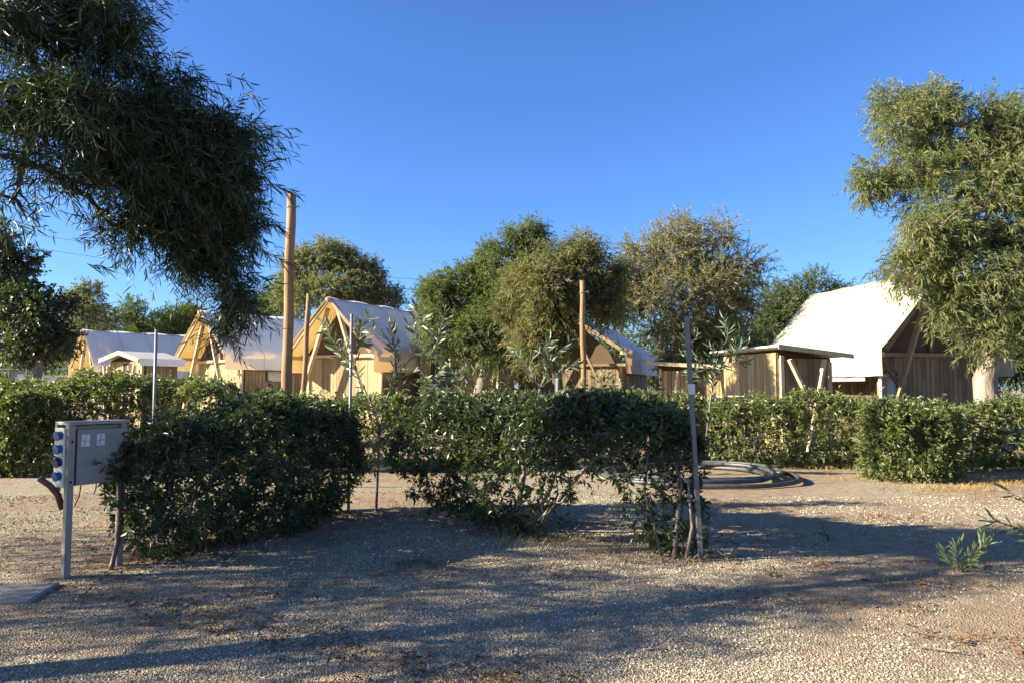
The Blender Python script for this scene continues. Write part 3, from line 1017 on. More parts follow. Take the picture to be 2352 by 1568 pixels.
# ------------------------------------------------------------------ hedges
def hedge(name, label, path, width, height, M, K, leaf, wid, lmat, seed, bottom=None, keep=None, stems=(), group='clipped hedges', L=.16, zb=.02,
          nz=.24, ends=.45, updir=.45, hgt=None, ldroop=.1):
    rng = np.random.RandomState(seed)
    pth = np.array(path, float)
    seg = np.linalg.norm(np.diff(pth, axis=0), axis=1); cum = np.concatenate([[0], np.cumsum(seg)]); T = cum[-1]
    s = rng.rand(M) * (T + 2 * ends * .6) - ends * .6
    sc = np.clip(s, 0, T)
    xy = np.stack([np.interp(sc, cum, pth[:, 0]), np.interp(sc, cum, pth[:, 1])], 1)
    k = np.clip(np.searchsorted(cum, sc, 'right') - 1, 0, len(seg) - 1)
    dirv = (np.diff(pth, axis=0) / seg[:, None])[k]
    xy = xy + dirv * (s - sc)[:, None]
    e = np.minimum(s + ends * .6, T + ends * .6 - s)
    es = np.sqrt(np.clip(e / ends, 0, 1) * (2 - np.clip(e / ends, 0, 1)))
    ph = rng.rand(M) * 2 * math.pi
    c_, s__ = np.cos(ph), np.sin(ph)
    onside = rng.rand(M) < .62
    hz = rng.rand(M) * 2 - 1
    cx = np.where(onside, np.sign(c_) * (1 - np.abs(hz) ** 4) ** .5, (rng.rand(M) * 2 - 1) * .9)
    cz = np.where(onside, hz, np.where(rng.rand(M) < .85, 1, -1) * (1 - np.abs(cx) ** 4) ** .5)
    ph = np.arctan2(cz, cx)
    fac = .66 + .34 * np.sqrt(rng.rand(M))
    ht = height + (np.interp(s, hgt[0], hgt[1]) if hgt is not None else 0) + .13 * sn(np.column_stack([s, s * .3]), seed + 30, 1.6) + .04 * sn(np.column_stack([s, s * .1]), seed + 31, 5.0)
    nzv = 1 + nz * sn(np.column_stack([xy * 1.0, ph]), seed + 9, .9) + nz * .5 * sn(np.column_stack([xy * 3.0, ph * 2]), seed + 10, 1.0)
    hwid = width / 2 * es
    side = cx * fac * nzv * hwid
    lo = np.full(M, zb)
    perp = np.stack([-dirv[:, 1], dirv[:, 0]], 1)
    mid = (ht + lo) / 2
    z = mid + cz * np.where(onside, 1, fac) * (ht - lo) / 2 * np.minimum(1, .75 + .25 * es) * (1 + (nzv - 1) * .6)
    p = np.column_stack([xy + perp * side[:, None], z])
    out = nrm(np.column_stack([perp * cx[:, None], cz * .9]))
    kp = z > .01
    if bottom is not None:
        px_ = CX + FPX * p[:, 0] / p[:, 1]
        yb = np.interp(px_, bottom[0], bottom[1])
        zlo = EYE - (yb - 890) / FPX * p[:, 1]
        kp &= p[:, 2] > zlo + .12 * sn(p, seed + 20, 2.0)
    if keep is not None: kp &= keep(p, rng)
    p, out = p[kp], out[kp]
    root = empty(name, (pth[0, 0], pth[0, 1], 0)); off = np.array(root.location)
    tag(root, label, 'hedge', group)
    dr = nrm(out * .7 + rng.normal(size=p.shape) * .55 + UP * updir)
    lv = Leaves()
    lt = .16 * sn(p, seed + 4, 1.5)
    L = L * (1 + .9 * (rng.rand(len(p)) < .10))
    lv.shoots(rng, p - off - dr * .16 * .4, dr, L, K, leaf, wid, .95, .05, ldroop, .3, False, .12, .0035, .2, t0=.3, ttint=lt)
    lv.build(root, 'foliage', lmat, 'twigs', BARK_TWIG)
    for st in stems:
        MB().tube([Vector(q_) - Vector(off) for q_ in st[0]], st[1], 7).build('stem', BARK_GREY if len(st) < 3 else st[2], root, True)
    return root


def auto_stems(path, height, n, seed, r=.025):
    rr = random.Random(seed); out = []
    pth = [Vector((x, y, 0)) for x, y in path]
    for i in range(n):
        t = (i + .5 + rr.uniform(-.3, .3)) / n * (len(pth) - 1)
        k = min(int(t), len(pth) - 2)
        b = pth[k].lerp(pth[k + 1], t - k)
        e = b + Vector((rr.uniform(-.3, .3), rr.uniform(-.3, .3), height * rr.uniform(.6, .85)))
        out.append((curved(b - Vector((0, 0, .03)), e, 4, 0, .12, rr), [r, r * .85, r * .7, r * .5, r * .3]))
    return out


# front hedge behind the electrical box
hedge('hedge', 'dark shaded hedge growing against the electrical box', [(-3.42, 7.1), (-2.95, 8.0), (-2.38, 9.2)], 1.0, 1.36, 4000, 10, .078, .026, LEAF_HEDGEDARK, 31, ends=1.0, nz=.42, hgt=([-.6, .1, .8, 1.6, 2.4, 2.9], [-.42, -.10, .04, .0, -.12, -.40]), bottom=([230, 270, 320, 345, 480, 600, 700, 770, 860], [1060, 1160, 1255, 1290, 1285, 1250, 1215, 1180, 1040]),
      stems=auto_stems([(-3.35, 7.1), (-2.4, 9.0)], 1.3, 6, 2))
# front hedge with the arch
bx = [860, 900, 940, 1000, 1080, 1150, 1220, 1280, 1325, 1345, 1420, 1432, 1480, 1520, 1610, 1660]
by = [980, 1040, 1150, 1160, 1180, 1205, 1212, 1185, 1120, 1078, 1080, 1150, 1225, 1255, 1268, 1200]


def thin(p, rng):
    px = CX + FPX * p[:, 0] / p[:, 1]
    y = 890 + FPX * (EYE - p[:, 2]) / p[:, 1]
    pr = np.where(y > 1070, .36, np.where(y > 1000, .7, 1.0))
    pr = np.where((px < 1010) & (y > 960), .35, pr)
    pr = np.where((px > 1425) & (y > 1070), .6, pr)
    return rng.rand(len(p)) < pr


def pt(px, py, Y): return tuple(P(px, py, Y))


st = [([pt(1205, 1232, 8.45), pt(1225, 1185, 8.45), pt(1262, 1120, 8.4), pt(1290, 1040, 8.3)], [.05, .045, .035, .02]),
      ([pt(1195, 1232, 8.5), pt(1160, 1190, 8.6), pt(1100, 1130, 8.8), pt(1020, 1080, 9.1), pt(960, 1030, 9.3)], [.048, .042, .032, .022, .012]),
      ([pt(1200, 1230, 8.5), pt(1190, 1160, 8.5), pt(1205, 1090, 8.5), pt(1190, 1000, 8.5)], [.04, .032, .025, .015]),
      ([pt(1215, 1230, 8.4), pt(1255, 1180, 8.3), pt(1330, 1090, 8.1), pt(1400, 1020, 7.9)], [.038, .032, .024, .012]),
      ([pt(1548, 1282, 7.1), pt(1555, 1200, 7.1), pt(1565, 1110, 7.15), pt(1540, 1030, 7.2)], [.022, .02, .017, .01]),
      ([pt(1520, 1280, 7.15), pt(1500, 1200, 7.2), pt(1480, 1130, 7.25), pt(1490, 1030, 7.3)], [.018, .016, .012, .008]),
      ([pt(1575, 1290, 7.0), pt(1590, 1210, 7.0), pt(1580, 1100, 7.05)], [.018, .016, .01]),
      ([pt(1140, 1180, 8.5), pt(1160, 1215, 8.45), pt(1195, 1228, 8.45)], [.004, .008, .010], BARK_PALE)]
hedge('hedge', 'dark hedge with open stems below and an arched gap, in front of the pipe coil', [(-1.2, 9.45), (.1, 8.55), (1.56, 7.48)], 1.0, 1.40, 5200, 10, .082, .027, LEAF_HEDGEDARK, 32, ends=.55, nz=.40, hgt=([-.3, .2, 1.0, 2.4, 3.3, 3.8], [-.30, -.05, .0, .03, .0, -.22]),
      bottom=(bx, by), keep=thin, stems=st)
# far hedges
hedge('hedge', 'tall sunlit hedge in front of the shed and the farthest tents', [(-15, 15.6), (-10, 15.2), (-6.1, 15.6)], 1.7, 1.72, 6500, 9, .095, .036, LEAF_HEDGE, 33, nz=.30,
      stems=auto_stems([(-11, 15), (-6, 15.6)], 1.4, 7, 3))
hedge('hedge', 'yellowish hedge running behind the arched hedge and the sapling', [(-5.3, 14.6), (-1.5, 14.8), (2.2, 15.6), (4.2, 16.2)], 1.3, 1.42, 5200, 9, .090, .034, LEAF_HEDGE, 34, nz=.30,
      stems=auto_stems([(-5, 14.6), (4, 16.2)], 1.2, 8, 4))
hedge('hedge', 'sunlit hedge running behind the pipe coil towards the pale trunk', [(4.3, 15.5), (6.5, 15.2), (9.5, 14.6), (13.5, 14.4)], 1.4, 1.30, 6200, 9, .090, .034, LEAF_HEDGE, 35, nz=.30,
      stems=auto_stems([(4.5, 15.4), (12, 14.5)], 1.1, 9, 5))
hedge('bush', 'rounded bush bulging out of the hedge below the bright tent', [(6.6, 13.25), (7.45, 13.1)], 1.25, 1.20, 2000, 9, .088, .034, LEAF_HEDGE, 36, ends=.6,
      stems=auto_stems([(6.8, 13.2), (7.4, 13.1)], 1.0, 3, 6), group=None)
hedge('bush', 'leafy bush beside the electrical box end, in front of the tall hedge', [(-9.6, 13.9), (-8.9, 13.9)], 1.2, 1.45, 1800, 9, .09, .036, LEAF_HEDGE, 37, ends=.6,
      stems=auto_stems([(-9.4, 13.9), (-9, 13.9)], 1.0, 3, 7), group=None)


# ------------------------------------------------------------------ trees
def tv(*a): return [tuple(P(*q_)) for q_ in a]


def gnd(px, Y): return (P(px, 900, Y).x, Y, -.05)


# right tree with the pale trunk
tree('wattle_tree', 'large olive green tree with thick pale trunk in front of the bright tent', [gnd(2268, 15.6)] + tv((2268, 930, 15.6), (2262, 870, 15.6), (2275, 830, 15.6), (2250, 760, 15.6), (2235, 690, 15.6), (2220, 600, 15.6)),
     [.27, .24, .23, .20, .15, .12, .08],
     [lob(2085, 285, 100, 90, 16), lob(2012, 400, 62, 60, 16), lob(2220, 290, 120, 105, 15.5), lob(2350, 330, 130, 150, 15.5), lob(2150, 440, 105, 95, 15.5),
      lob(2290, 480, 130, 110, 15), lob(2120, 580, 75, 95, 15.3), lob(2235, 640, 95, 90, 14.8), lob(2360, 640, 100, 130, 15), lob(2205, 690, 62, 52, 14.8),
      lob(2240, 775, 58, 42, 14.6), lob(2345, 770, 50, 55, 15), lob(2078, 625, 45, 50, 15), lob(2160, 520, 80, 70, 14.8), lob(2300, 720, 55, 45, 14.6), lob(2490, 450, 140, 220, 16)],
     9000, 12, .14, .024, LEAF_RIGHT, BARK_PALE, 41, L=.42, droop=.3, ldroop=.22, ang=.75, updir=.25, tspread=.24, nz=.34, twig_r=.005, tipdroop=.15, limb_r=.06)
# its second limb
# centre tree with the leaning trunk
tree('wattle_tree', 'green tree on a leaning trunk whose crown rises highest over the middle shed', [gnd(1092, 28)] + tv((1103, 905, 28), (1112, 868, 28), (1132, 835, 28), (1140, 800, 28), (1150, 740, 28), (1165, 690, 28)),
     [.30, .27, .24, .2, .17, .15, .1],
     [lob(1165, 590, 72, 68, 28), lob(1215, 548, 38, 44, 28), lob(1080, 675, 78, 62, 28), lob(1018, 705, 48, 52, 28), lob(1150, 700, 95, 85, 27.4),
      lob(1085, 765, 85, 55, 26.8), lob(1205, 750, 75, 75, 26.8), lob(1215, 650, 60, 60, 28), lob(1150, 810, 60, 30, 26.8), lob(1005, 755, 48, 42, 27.5), lob(1045, 800, 50, 28, 27), lob(1000, 680, 40, 36, 28.5)],
     6200, 12, .19, .036, LEAF_CENTRE, BARK_GREY, 42, L=.62, droop=.25, ldroop=.2, ang=.75, updir=.3, tspread=.24, nz=.34)
tree('wattle_tree', 'brownish drooping tree arching over the shaded tent', [gnd(1285, 19)] + tv((1285, 905, 19), (1280, 830, 19), (1285, 760, 19), (1292, 690, 19)),
     [.12, .11, .10, .08, .05],
     [lob(1205, 735, 65, 60, 20), lob(1255, 775, 50, 40, 20), lob(1405, 705, 32, 48, 19.3), lob(1285, 622, 84, 55, 19), lob(1345, 590, 52, 42, 19), lob(1388, 645, 42, 52, 19.3), lob(1275, 690, 70, 55, 18.6), lob(1360, 685, 55, 42, 19.3), lob(1235, 665, 45, 60, 18.6), lob(1250, 745, 55, 35, 19, None, .7), lob(1235, 800, 58, 34, 19), lob(1295, 765, 36, 34, 19.2)],
     4300, 12, .15, .026, LEAF_BROWN, BARK_DARK, 43, L=.55, droop=.3, ldroop=.2, ang=.75, updir=.35, nz=.5, tspread=.26, shell=.4)
tree('bare_topped_tree', 'rounded pale grey-green tree with thin bare twigs on top', [gnd(1592, 29)] + tv((1590, 900, 29), (1588, 820, 29), (1580, 760, 29), (1570, 700, 29), (1560, 640, 29)),
     [.26, .23, .2, .17, .13, .08],
     [lob(1470, 620, 68, 62, 29), lob(1550, 585, 95, 68, 29), lob(1640, 595, 82, 78, 29), lob(1700, 650, 55, 62, 29), lob(1560, 670, 130, 75, 28.4),
      lob(1460, 685, 60, 55, 29), lob(1650, 715, 85, 60, 29), lob(1545, 765, 45, 42, 28), lob(1640, 780, 85, 45, 29), lob(1590, 545, 90, 40, 29, None, .35), lob(1560, 815, 38, 36, 29), lob(1610, 830, 45, 30, 30.5), lob(1545, 850, 40, 40, 33), lob(1700, 720, 50, 40, 29), lob(1720, 800, 40, 50, 30)],
     4300, 11, .19, .036, LEAF_PALE, BARK_DARK, 44, L=.9, droop=.15, ldroop=.1, updir=.45, nz=.22, twig_r=.012, tspread=.22)
tree('far_tree', 'dark green rounded tree standing between the pale tree and the bright tent roof', [gnd(1860, 52)] + tv((1860, 880, 52), (1858, 800, 52), (1855, 740, 52)),
     [.35, .3, .26, .18],
     [lob(1800, 705, 52, 60, 52), lob(1868, 685, 62, 52, 52), lob(1925, 695, 40, 42, 52), lob(1775, 760, 48, 50, 52), lob(1860, 760, 90, 55, 51), lob(1790, 820, 70, 50, 52)],
     4600, 11, .28, .070, LEAF_FAR, BARK_DARK, 45, L=1.0, droop=.1, ldroop=.05, updir=.4, twig_r=.0, nz=.2)
tree('far_tree', 'grey-green tree with several domed tops behind the tent with the plank gable', [gnd(770, 46)] + tv((770, 880, 46), (768, 780, 46), (765, 700, 46)),
     [.35, .3, .26, .18],
     [lob(690, 610, 42, 48, 46), lob(745, 590, 48, 40, 46), lob(800, 615, 55, 48, 46), lob(850, 650, 48, 45, 46), lob(890, 690, 32, 36, 46), lob(660, 680, 42, 45, 46), lob(735, 670, 75, 55, 45), lob(815, 690, 70, 45, 46)],
     4000, 11, .24, .055, LEAF_GREY, BARK_DARK, 46, L=.9, droop=.15, ldroop=.1, updir=.4, twig_r=.010, nz=.28)
tree('round_leaved_tree', 'dark glossy tree on a thin leaning trunk above the tall hedge', [gnd(74, 20)] + tv((80, 890, 20), (90, 840, 20), (98, 800, 20), (85, 740, 20), (70, 680, 20)),
     [.13, .12, .11, .10, .08, .05],
     [lob(45, 640, 62, 58, 20), lob(-20, 600, 70, 80, 20), lob(110, 710, 58, 52, 20), lob(60, 745, 70, 55, 19.5), lob(130, 785, 45, 42, 20), lob(60, 800, 60, 38, 20), lob(-20, 720, 60, 80, 20)],
     2300, 12, .11, .052, LEAF_DARKROUND, BARK_GREY, 47, L=.45, droop=.2, ldroop=.2, updir=.3, nz=.3, twig_r=.006)
for i, (lbl, px, Y, lobes, mt, M) in enumerate([
    ('flat-topped brownish tree behind the farthest tent roof', 205, 56, [lob(205, 690, 48, 30, 56), lob(170, 720, 40, 40, 56), lob(215, 735, 60, 38, 55), lob(190, 790, 60, 45, 56)], LEAF_GREY, 1300),
    ('thin light green tree with see-through crown behind the farthest tent', 305, 60, [lob(305, 705, 36, 26, 60, None, .6), lob(290, 740, 52, 34, 60), lob(330, 760, 40, 30, 60), lob(280, 790, 70, 45, 59)], LEAF_FARGREEN, 1000),
    ('bushy light green tree between the two left tents', 400, 58, [lob(405, 730, 42, 42, 58), lob(370, 760, 40, 40, 58), lob(440, 750, 40, 50, 58), lob(400, 800, 60, 45, 58)], LEAF_FARGREEN, 1200),
    ('olive tree beside the tall pole behind the grey roof', 630, 60, [lob(630, 690, 35, 35, 60), lob(590, 720, 45, 40, 60), lob(645, 740, 50, 45, 60), lob(560, 760, 50, 45, 60)], LEAF_FARGREEN, 1000),
    ('green tree rising behind the sapling between two tents', 985, 48, [lob(985, 715, 45, 40, 48), lob(960, 770, 45, 45, 48), lob(1000, 780, 45, 45, 48)], LEAF_FARGREEN, 900),
    ('low dark bush filling the gap between the shaded tent and the low shed', 1520, 44, [lob(1520, 850, 50, 40, 44), lob(1570, 840, 45, 45, 44), lob(1480, 850, 40, 35, 45)], LEAF_FAR, 900),
    ('dark tree partly hidden by the large olive tree', 2400, 30, [lob(2350, 740, 45, 70, 30), lob(2390, 700, 60, 110, 30), lob(2345, 830, 40, 45, 30), lob(2440, 800, 60, 80, 30)], LEAF_FAR, 1300),
]):
    tree('far_tree', lbl, [gnd(px, Y)] + tv((px, 880, Y), (px - 3, 800, Y), (px, 745, Y)), [.25, .22, .18, .12], lobes, M, 11, .26, .075, mt, BARK_DARK, 60 + i, L=.9, droop=.15, ldroop=.1, updir=.4, twig_r=.008, nz=.3)
# far wood closing the view under the crowns
rng = np.random.RandomState(77)
fl = []
for k in range(60):
    px = -250 + k * 48 + rng.uniform(-20, 20); Y = 75 + rng.uniform(-6, 12)
    fl.append(lob(px, 838 - rng.uniform(0, 45), 45, 60, Y))
p, out, idx = lobe_origins(fl, 14000, rng, .6, .25, 3)
lv = Leaves(); lv.shoots(rng, p, nrm(out + rng.normal(size=p.shape) * .5 + UP * .3), 1.2, 8, .45, .15, .7, .1, .1, .7, False, .1, 0.0, .2)
fw = lv.build(None, 'far_wood', LEAF_FAR)
tag(fw, 'low band of far trees closing the view under the crowns', 'wood', kind='stuff')

# ---- overhanging tree on the left
rng = np.random.RandomState(5)
T1 = tag(empty('wattle_tree', (-6.0, 3.3, 0)), 'dark overhanging tree whose long-leaved branches hang down towards the tall pole', 'tree')
off = np.array((-6.0, 3.3, 0)); offv = Vector(off)
trunk = [(-6.05, 3.2, -.05), (-5.9, 3.6, .9), (-5.6, 4.2, 2.0), (-5.2, 4.7, 2.9), (-4.7, 5.1, 3.6)]
MB().tube([Vector(p_) - offv for p_ in trunk], [.16, .13, .11, .085, .06], 10).build('trunk', BARK_DARK, T1, True)
lob1 = [lob(52, 32, 176, 135, 5.85), lob(207, 62, 114, 117, 6.12), lob(92, 232, 176, 108, 5.94), lob(274, 242, 132, 108, 6.30), lob(404, 277, 114, 99, 6.48), lob(504, 332, 74, 81, 6.57),
        lob(284, 382, 114, 94, 6.30), lob(444, 422, 123, 99, 6.57), lob(539, 442, 61, 76, 6.75), lob(374, 517, 105, 72, 6.57), lob(519, 552, 66, 76, 6.84), lob(264, 522, 61, 49, 6.39, None, .5),
        lob(454, 602, 79, 72, 6.84), lob(535, 690, 48, 54, 6.93), lob(522, 752, 28, 36, 7.02, None, .8), lob(52, 372, 79, 54, 5.76, None, .35), lob(32, 472, 48, 54, 5.76, None, .22), lob(162, 422, 61, 54, 6.12, None, .35)]
lob2 = [lob(120, -160, 260, 140, 6.8), lob(-200, 99.55, 220, 220, 6.2), lob(-300, 419.55, 160, 160, 6.4),
        (-6.6, 6.15, 2.9, 1.3, 1.0, .7, .8), (-7.6, 7.15, 2.7, 1.2, 1.0, .7, .8), (-8.6, 5.95, 2.8, 1.3, 1.1, .8, .7), (-6.9, 7.95, 2.7, .9, .8, .6, .7), (-10, 6.95, 2.9, 1.3, 1.2, .9, .6), (-7.9, 4.85, 2.7, 1.2, .9, .7, 1.0), (-6.3, 5.05, 2.6, 1.0, .8, .6, .9), (-9.6, 4.55, 2.9, 1.2, .9, .7, .8), (-8.6, 3.35, 2.7, 1.0, .6, .6, .4), (-5.7, 3.45, 2.2, .7, .5, .5, .5), (-5.3, 4.45, 3.1, .6, .5, .4, .9), (-5.2, 4.05, 2.5, .6, .5, .5, .8), (-4.95, 4.85, 3.2, .6, .5, .5, 1.3), (-4.8, 5.1, 3.6, .6, .5, .5, 1.3), (-5.35, 4.5, 2.7, .5, .45, .45, 1.3), (-6.3, 3.75, 2.6, .8, .6, .5, .8)]
nodes = [Vector(p_) for p_ in trunk[2:]]
for lb in sorted(lob1 + lob2, key=lambda l_: (Vector(l_[:3]) - nodes[2]).length):
    c = Vector(lb[:3])
    src = min(nodes, key=lambda p_: (p_ - c).length)
    nodes.append(c)
    rr = random.Random(int(lb[0] * 1000))
    pts = curved(src, c, 6, .05, .09, rr)
    m = MB(); m.tube(pts, [.032, .028, .025, .021, .017, .013, .008], 6)
    for k in range(6):
        u_ = Vector((rr.gauss(0, 1), rr.gauss(0, 1), rr.gauss(-.3, .8))).normalized()
        e = c + Vector((u_.x * lb[3], u_.y * lb[4], u_.z * lb[5])) * .9
        m.tube(curved(pts[rr.choice((3, 4, 5))], e, 4, .0, .14, rr), [.016, .013, .010, .007, .003], 4)
    m.v = [v - offv for v in m.v]
    m.build('limb', BARK_SHADE, T1, True)
lv = Leaves()
for lbs, M, sh in ((clumpy(lob1, 3, 5, .3, .55), 3700, .15), (lob2, 3500, .3)):
    p, out, idx = lobe_origins(lbs, M, rng, sh, .30, 8)
    dr = nrm(out * .55 + rng.normal(size=p.shape) * .5 + np.array([.25, .0, -.05]))
    lv.shoots(rng, p - off - dr * .2, dr, .44, 19, .108, .0100, .75, .22, .12, .3, True, .12, .003, .22)
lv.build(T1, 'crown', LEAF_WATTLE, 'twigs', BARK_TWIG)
# single leaves on the outermost sprays
lm = [leaf_mesh('leaf', .13 + .02 * k, .013, (-.02, .012, .024, -.01)[k], LEAF_WATTLE1) for k in range(4)]
edge = [(345, 60), (430, 130), (470, 180), (560, 190), (600, 220), (630, 300), (640, 380), (655, 440), (690, 435), (645, 520), (640, 590), (610, 650), (600, 720), (540, 780), (470, 740), (430, 660), (380, 610), (250, 610), (215, 560), (60, 520), (120, 470), (370, 90)]
rr = random.Random(9)
nleaf = 0
for (ex_, ey_) in edge:
    Y = 6.7 + rr.uniform(-.5, .3) if ex_ > 300 else 6.0
    c0 = P(ex_ - 40 + rr.uniform(-10, 10), ey_ - rr.uniform(-5, 25), Y); c1 = P(ex_ + rr.uniform(-8, 14), ey_ + rr.uniform(-12, 12), Y - rr.uniform(-.2, .2))
    pts = curved(c0, c1, 4, .03, .08, rr)
    MB().tube([p_ - offv for p_ in pts], [.004, .0035, .003, .0025, .0015], 4).build('spray_stem', BARK_TWIG, T1, True)
    for k in range(13):
        t = k / 12 * 3.999; i = int(t)
        b_ = pts[i].lerp(pts[i + 1], t - i)
        d = (pts[i + 1] - pts[i]).normalized() + Vector((rr.uniform(-.8, .8), rr.uniform(-.8, .8), rr.uniform(-.9, .4)))
        place_leaf(rr.choice(lm), T1, b_ - offv, d, (rr.gauss(0, 1), rr.gauss(0, 1), rr.gauss(0, .6)), rr, rr.uniform(.7, 1.1)); nleaf += 1


# ------------------------------------------------------------------ saplings and sprigs, leaf by leaf
def sapling(name, label, stems, meshes, cat, n_leaves, seed, bmat=BARK_GREY, group=None, updir=.35, ang=.8, start=.35, sidelen=.35, side=6, scale=1.0):
    """stems: list of (points, radii); leaves sit alternately along them and along short side shoots"""
    rr = random.Random(seed)
    base = Vector(stems[0][0][0])
    root = tag(empty(name, base), label, cat, group)
    shoots = []
    for i, (pts, rad) in enumerate(stems):
        pts = [Vector(p_) - base for p_ in pts]
        MB().tube(pts, rad, 7).build('stem' if i else 'trunk', bmat, root, True)
        L = [0]
        for a, b_ in zip(pts, pts[1:]): L.append(L[-1] + (b_ - a).length)
        shoots.append((pts, L, start if i == 0 else .15))
        for k in range(side):
            t = rr.uniform(.45, .95) * L[-1]
            j = max(x for x in range(len(L) - 1) if L[x] <= t)
            p_ = pts[j].lerp(pts[j + 1], (t - L[j]) / max(1e-6, L[j + 1] - L[j]))
            d = ((pts[j + 1] - pts[j]).normalized() * .7 + Vector((rr.uniform(-1, 1), rr.uniform(-1, 1), rr.uniform(-.1, .9)))).normalized()
            e = p_ + d * sidelen * rr.uniform(.5, 1.1)
            q_ = curved(p_, e, 3, -.05, .08, rr)
            MB().tube(q_, [rad[-1] * 1.0, rad[-1] * .8, rad[-1] * .6, rad[-1] * .4], 4).build('twig', bmat, root, True)
            L2 = [0]
            for a, b_ in zip(q_, q_[1:]): L2.append(L2[-1] + (b_ - a).length)
            shoots.append((q_, L2, .1))
    todo = []
    tot = sum(s_[1][-1] * (1 - s_[2]) for s_ in shoots)
    for pts, L, st_ in shoots:
        n = max(3, int(n_leaves * L[-1] * (1 - st_) / tot))
        for k in range(n):
            t = (st_ + (1 - st_) * (k + rr.random()) / n) * L[-1]
            j = max(x for x in range(len(L) - 1) if L[x] <= t + 1e-9)
            b_ = pts[j].lerp(pts[j + 1], min(1, (t - L[j]) / max(1e-6, L[j + 1] - L[j])))
            tn = (pts[j + 1] - pts[j]).normalized()
            r_ = tn.cross(Vector((rr.gauss(0, 1), rr.gauss(0, 1), rr.gauss(0, 1)))).normalized()
            a = ang * rr.uniform(.6, 1.25)
            d = tn * math.cos(a) + r_ * math.sin(a) + Vector((0, 0, updir * rr.uniform(-.8, .8)))
            todo.append((b_, d, (rr.gauss(0, 1), rr.gauss(0, 1), rr.gauss(0, .6)), scale * rr.uniform(.65, 1.15)))
    rr.shuffle(todo)
    for b_, d, up, sc_ in todo[:300]: place_leaf(rr.choice(meshes), root, b_, d, up, rr, sc_)
    if len(todo) > 300:
        rest = todo[300:]
        lv = Leaves(); LL = meshes[0].vertices[5].co.y; WW = (meshes[0].vertices[1].co.x - meshes[0].vertices[2].co.x)
        d_ = nrm(np.array([list(t_[1]) for t_ in rest])); w_ = nrm(np.cross(d_, np.array([list(t_[2]) for t_ in rest])))
        sc2 = np.array([t_[3] for t_ in rest])
        lv.add_leaves(np.array([list(t_[0]) for t_ in rest]), d_, w_, LL * sc2, WW * sc2, np.full(len(rest), .5), np.random.RandomState(seed).normal(size=len(rest)) * .08, True, .1)
        lv.build(root, 'small_leaves', meshes[0].materials[0])
    return root


silver = [leaf_mesh('leaf', .17, .029 + .003 * k, (-.012, .012, 0)[k], LEAF_SILVER) for k in range(3)]
young = [leaf_mesh('leaf', .19, .032 + .004 * k, (-.012, .016, 0)[k], LEAF_YOUNGDARK, .25) for k in range(3)]
Y = 9.55
sapling('sapling', 'silvery long-leaved sapling growing in the gap between the two front hedges',
        [(tv((864, 1178, Y), (868, 1080, Y), (872, 980, Y), (890, 910, Y), (912, 860, Y), (905, 790, Y), (895, 740, Y)), [.016, .015, .014, .012, .010, .007, .003]),
         (tv((872, 985, Y), (850, 920, Y), (815, 850, Y), (770, 790, Y), (735, 735, Y)), [.010, .009, .007, .005, .003]),
         (tv((905, 872, Y), (945, 820, Y), (960, 770, Y), (955, 715, Y)), [.009, .007, .005, .003]),
         (tv((905, 872, Y), (960, 850, Y), (1000, 800, Y), (1015, 745, Y)), [.008, .006, .005, .003]),
         (tv((890, 905, Y), (940, 880, Y), (1000, 870, Y), (1035, 880, Y)), [.007, .005, .004, .003]),
         (tv((815, 850, Y), (820, 800, Y), (822, 755, Y)), [.006, .004, .003])],
        silver, 'sapling', 520, 71, side=6, sidelen=.32)
Y = 13.2
sapling('sapling', 'wispy sapling with narrow curling leaves in front of the shaded tent', [(tv((1230, 965, Y), (1238, 900, Y), (1252, 860, Y), (1275, 815, Y), (1310, 785, Y)), [.016, .014, .011, .008, .004]),
         (tv((1240, 890, Y), (1215, 850, Y), (1195, 820, Y)), [.008, .006, .003]), (tv((1252, 860, Y), (1245, 820, Y), (1255, 790, Y)), [.008, .006, .003]),
         (tv((1240, 890, Y), (1290, 850, Y), (1330, 840, Y)), [.007, .005, .003])],
        silver, 'sapling', 190, 72, side=4, sidelen=.32, scale=1.0)
Y = 13.0
sapling('sapling', 'small sapling with broad pale leaves just right of the silvery one', [(tv((1085, 960, Y), (1062, 905, Y), (1050, 870, Y), (1030, 835, Y)), [.014, .012, .009, .004]),
         (tv((1062, 905, Y), (1085, 860, Y), (1100, 835, Y)), [.008, .006, .003]), (tv((1060, 900, Y), (1020, 890, Y), (985, 895, Y)), [.007, .005, .003])],
        silver, 'sapling', 80, 73, side=2, sidelen=.3, scale=1.2)
Y = 14.0
sapling('sapling', 'tiny sapling just right of the orange wooden pole', [(tv((1388, 950, Y), (1392, 900, Y), (1398, 850, Y)), [.012, .01, .004]), (tv((1390, 905, Y), (1375, 870, Y)), [.006, .003]), (tv((1390, 905, Y), (1412, 870, Y)), [.006, .003])],
        silver, 'sapling', 60, 74, side=2, sidelen=.22, scale=.8)
Y = 12.5
sapling('sapling', 'dark green sapling with dense drooping leaves behind the leaning grey post', [(tv((1622, 1010, Y), (1632, 920, Y), (1642, 860, Y), (1640, 800, Y)), [.018, .016, .012, .005]),
         (tv((1640, 870, Y), (1600, 820, Y), (1575, 780, Y)), [.009, .006, .003]), (tv((1640, 860, Y), (1680, 810, Y), (1715, 780, Y)), [.009, .006, .003]),
         (tv((1640, 830, Y), (1670, 780, Y), (1672, 755, Y)), [.008, .005, .003]), (tv((1636, 890, Y), (1600, 860, Y), (1585, 850, Y)), [.007, .005, .003]), (tv((1640, 850, Y), (1690, 835, Y), (1725, 830, Y)), [.007, .005, .003])],
        young, 'sapling', 240, 75, side=3, sidelen=.35, updir=-.2)


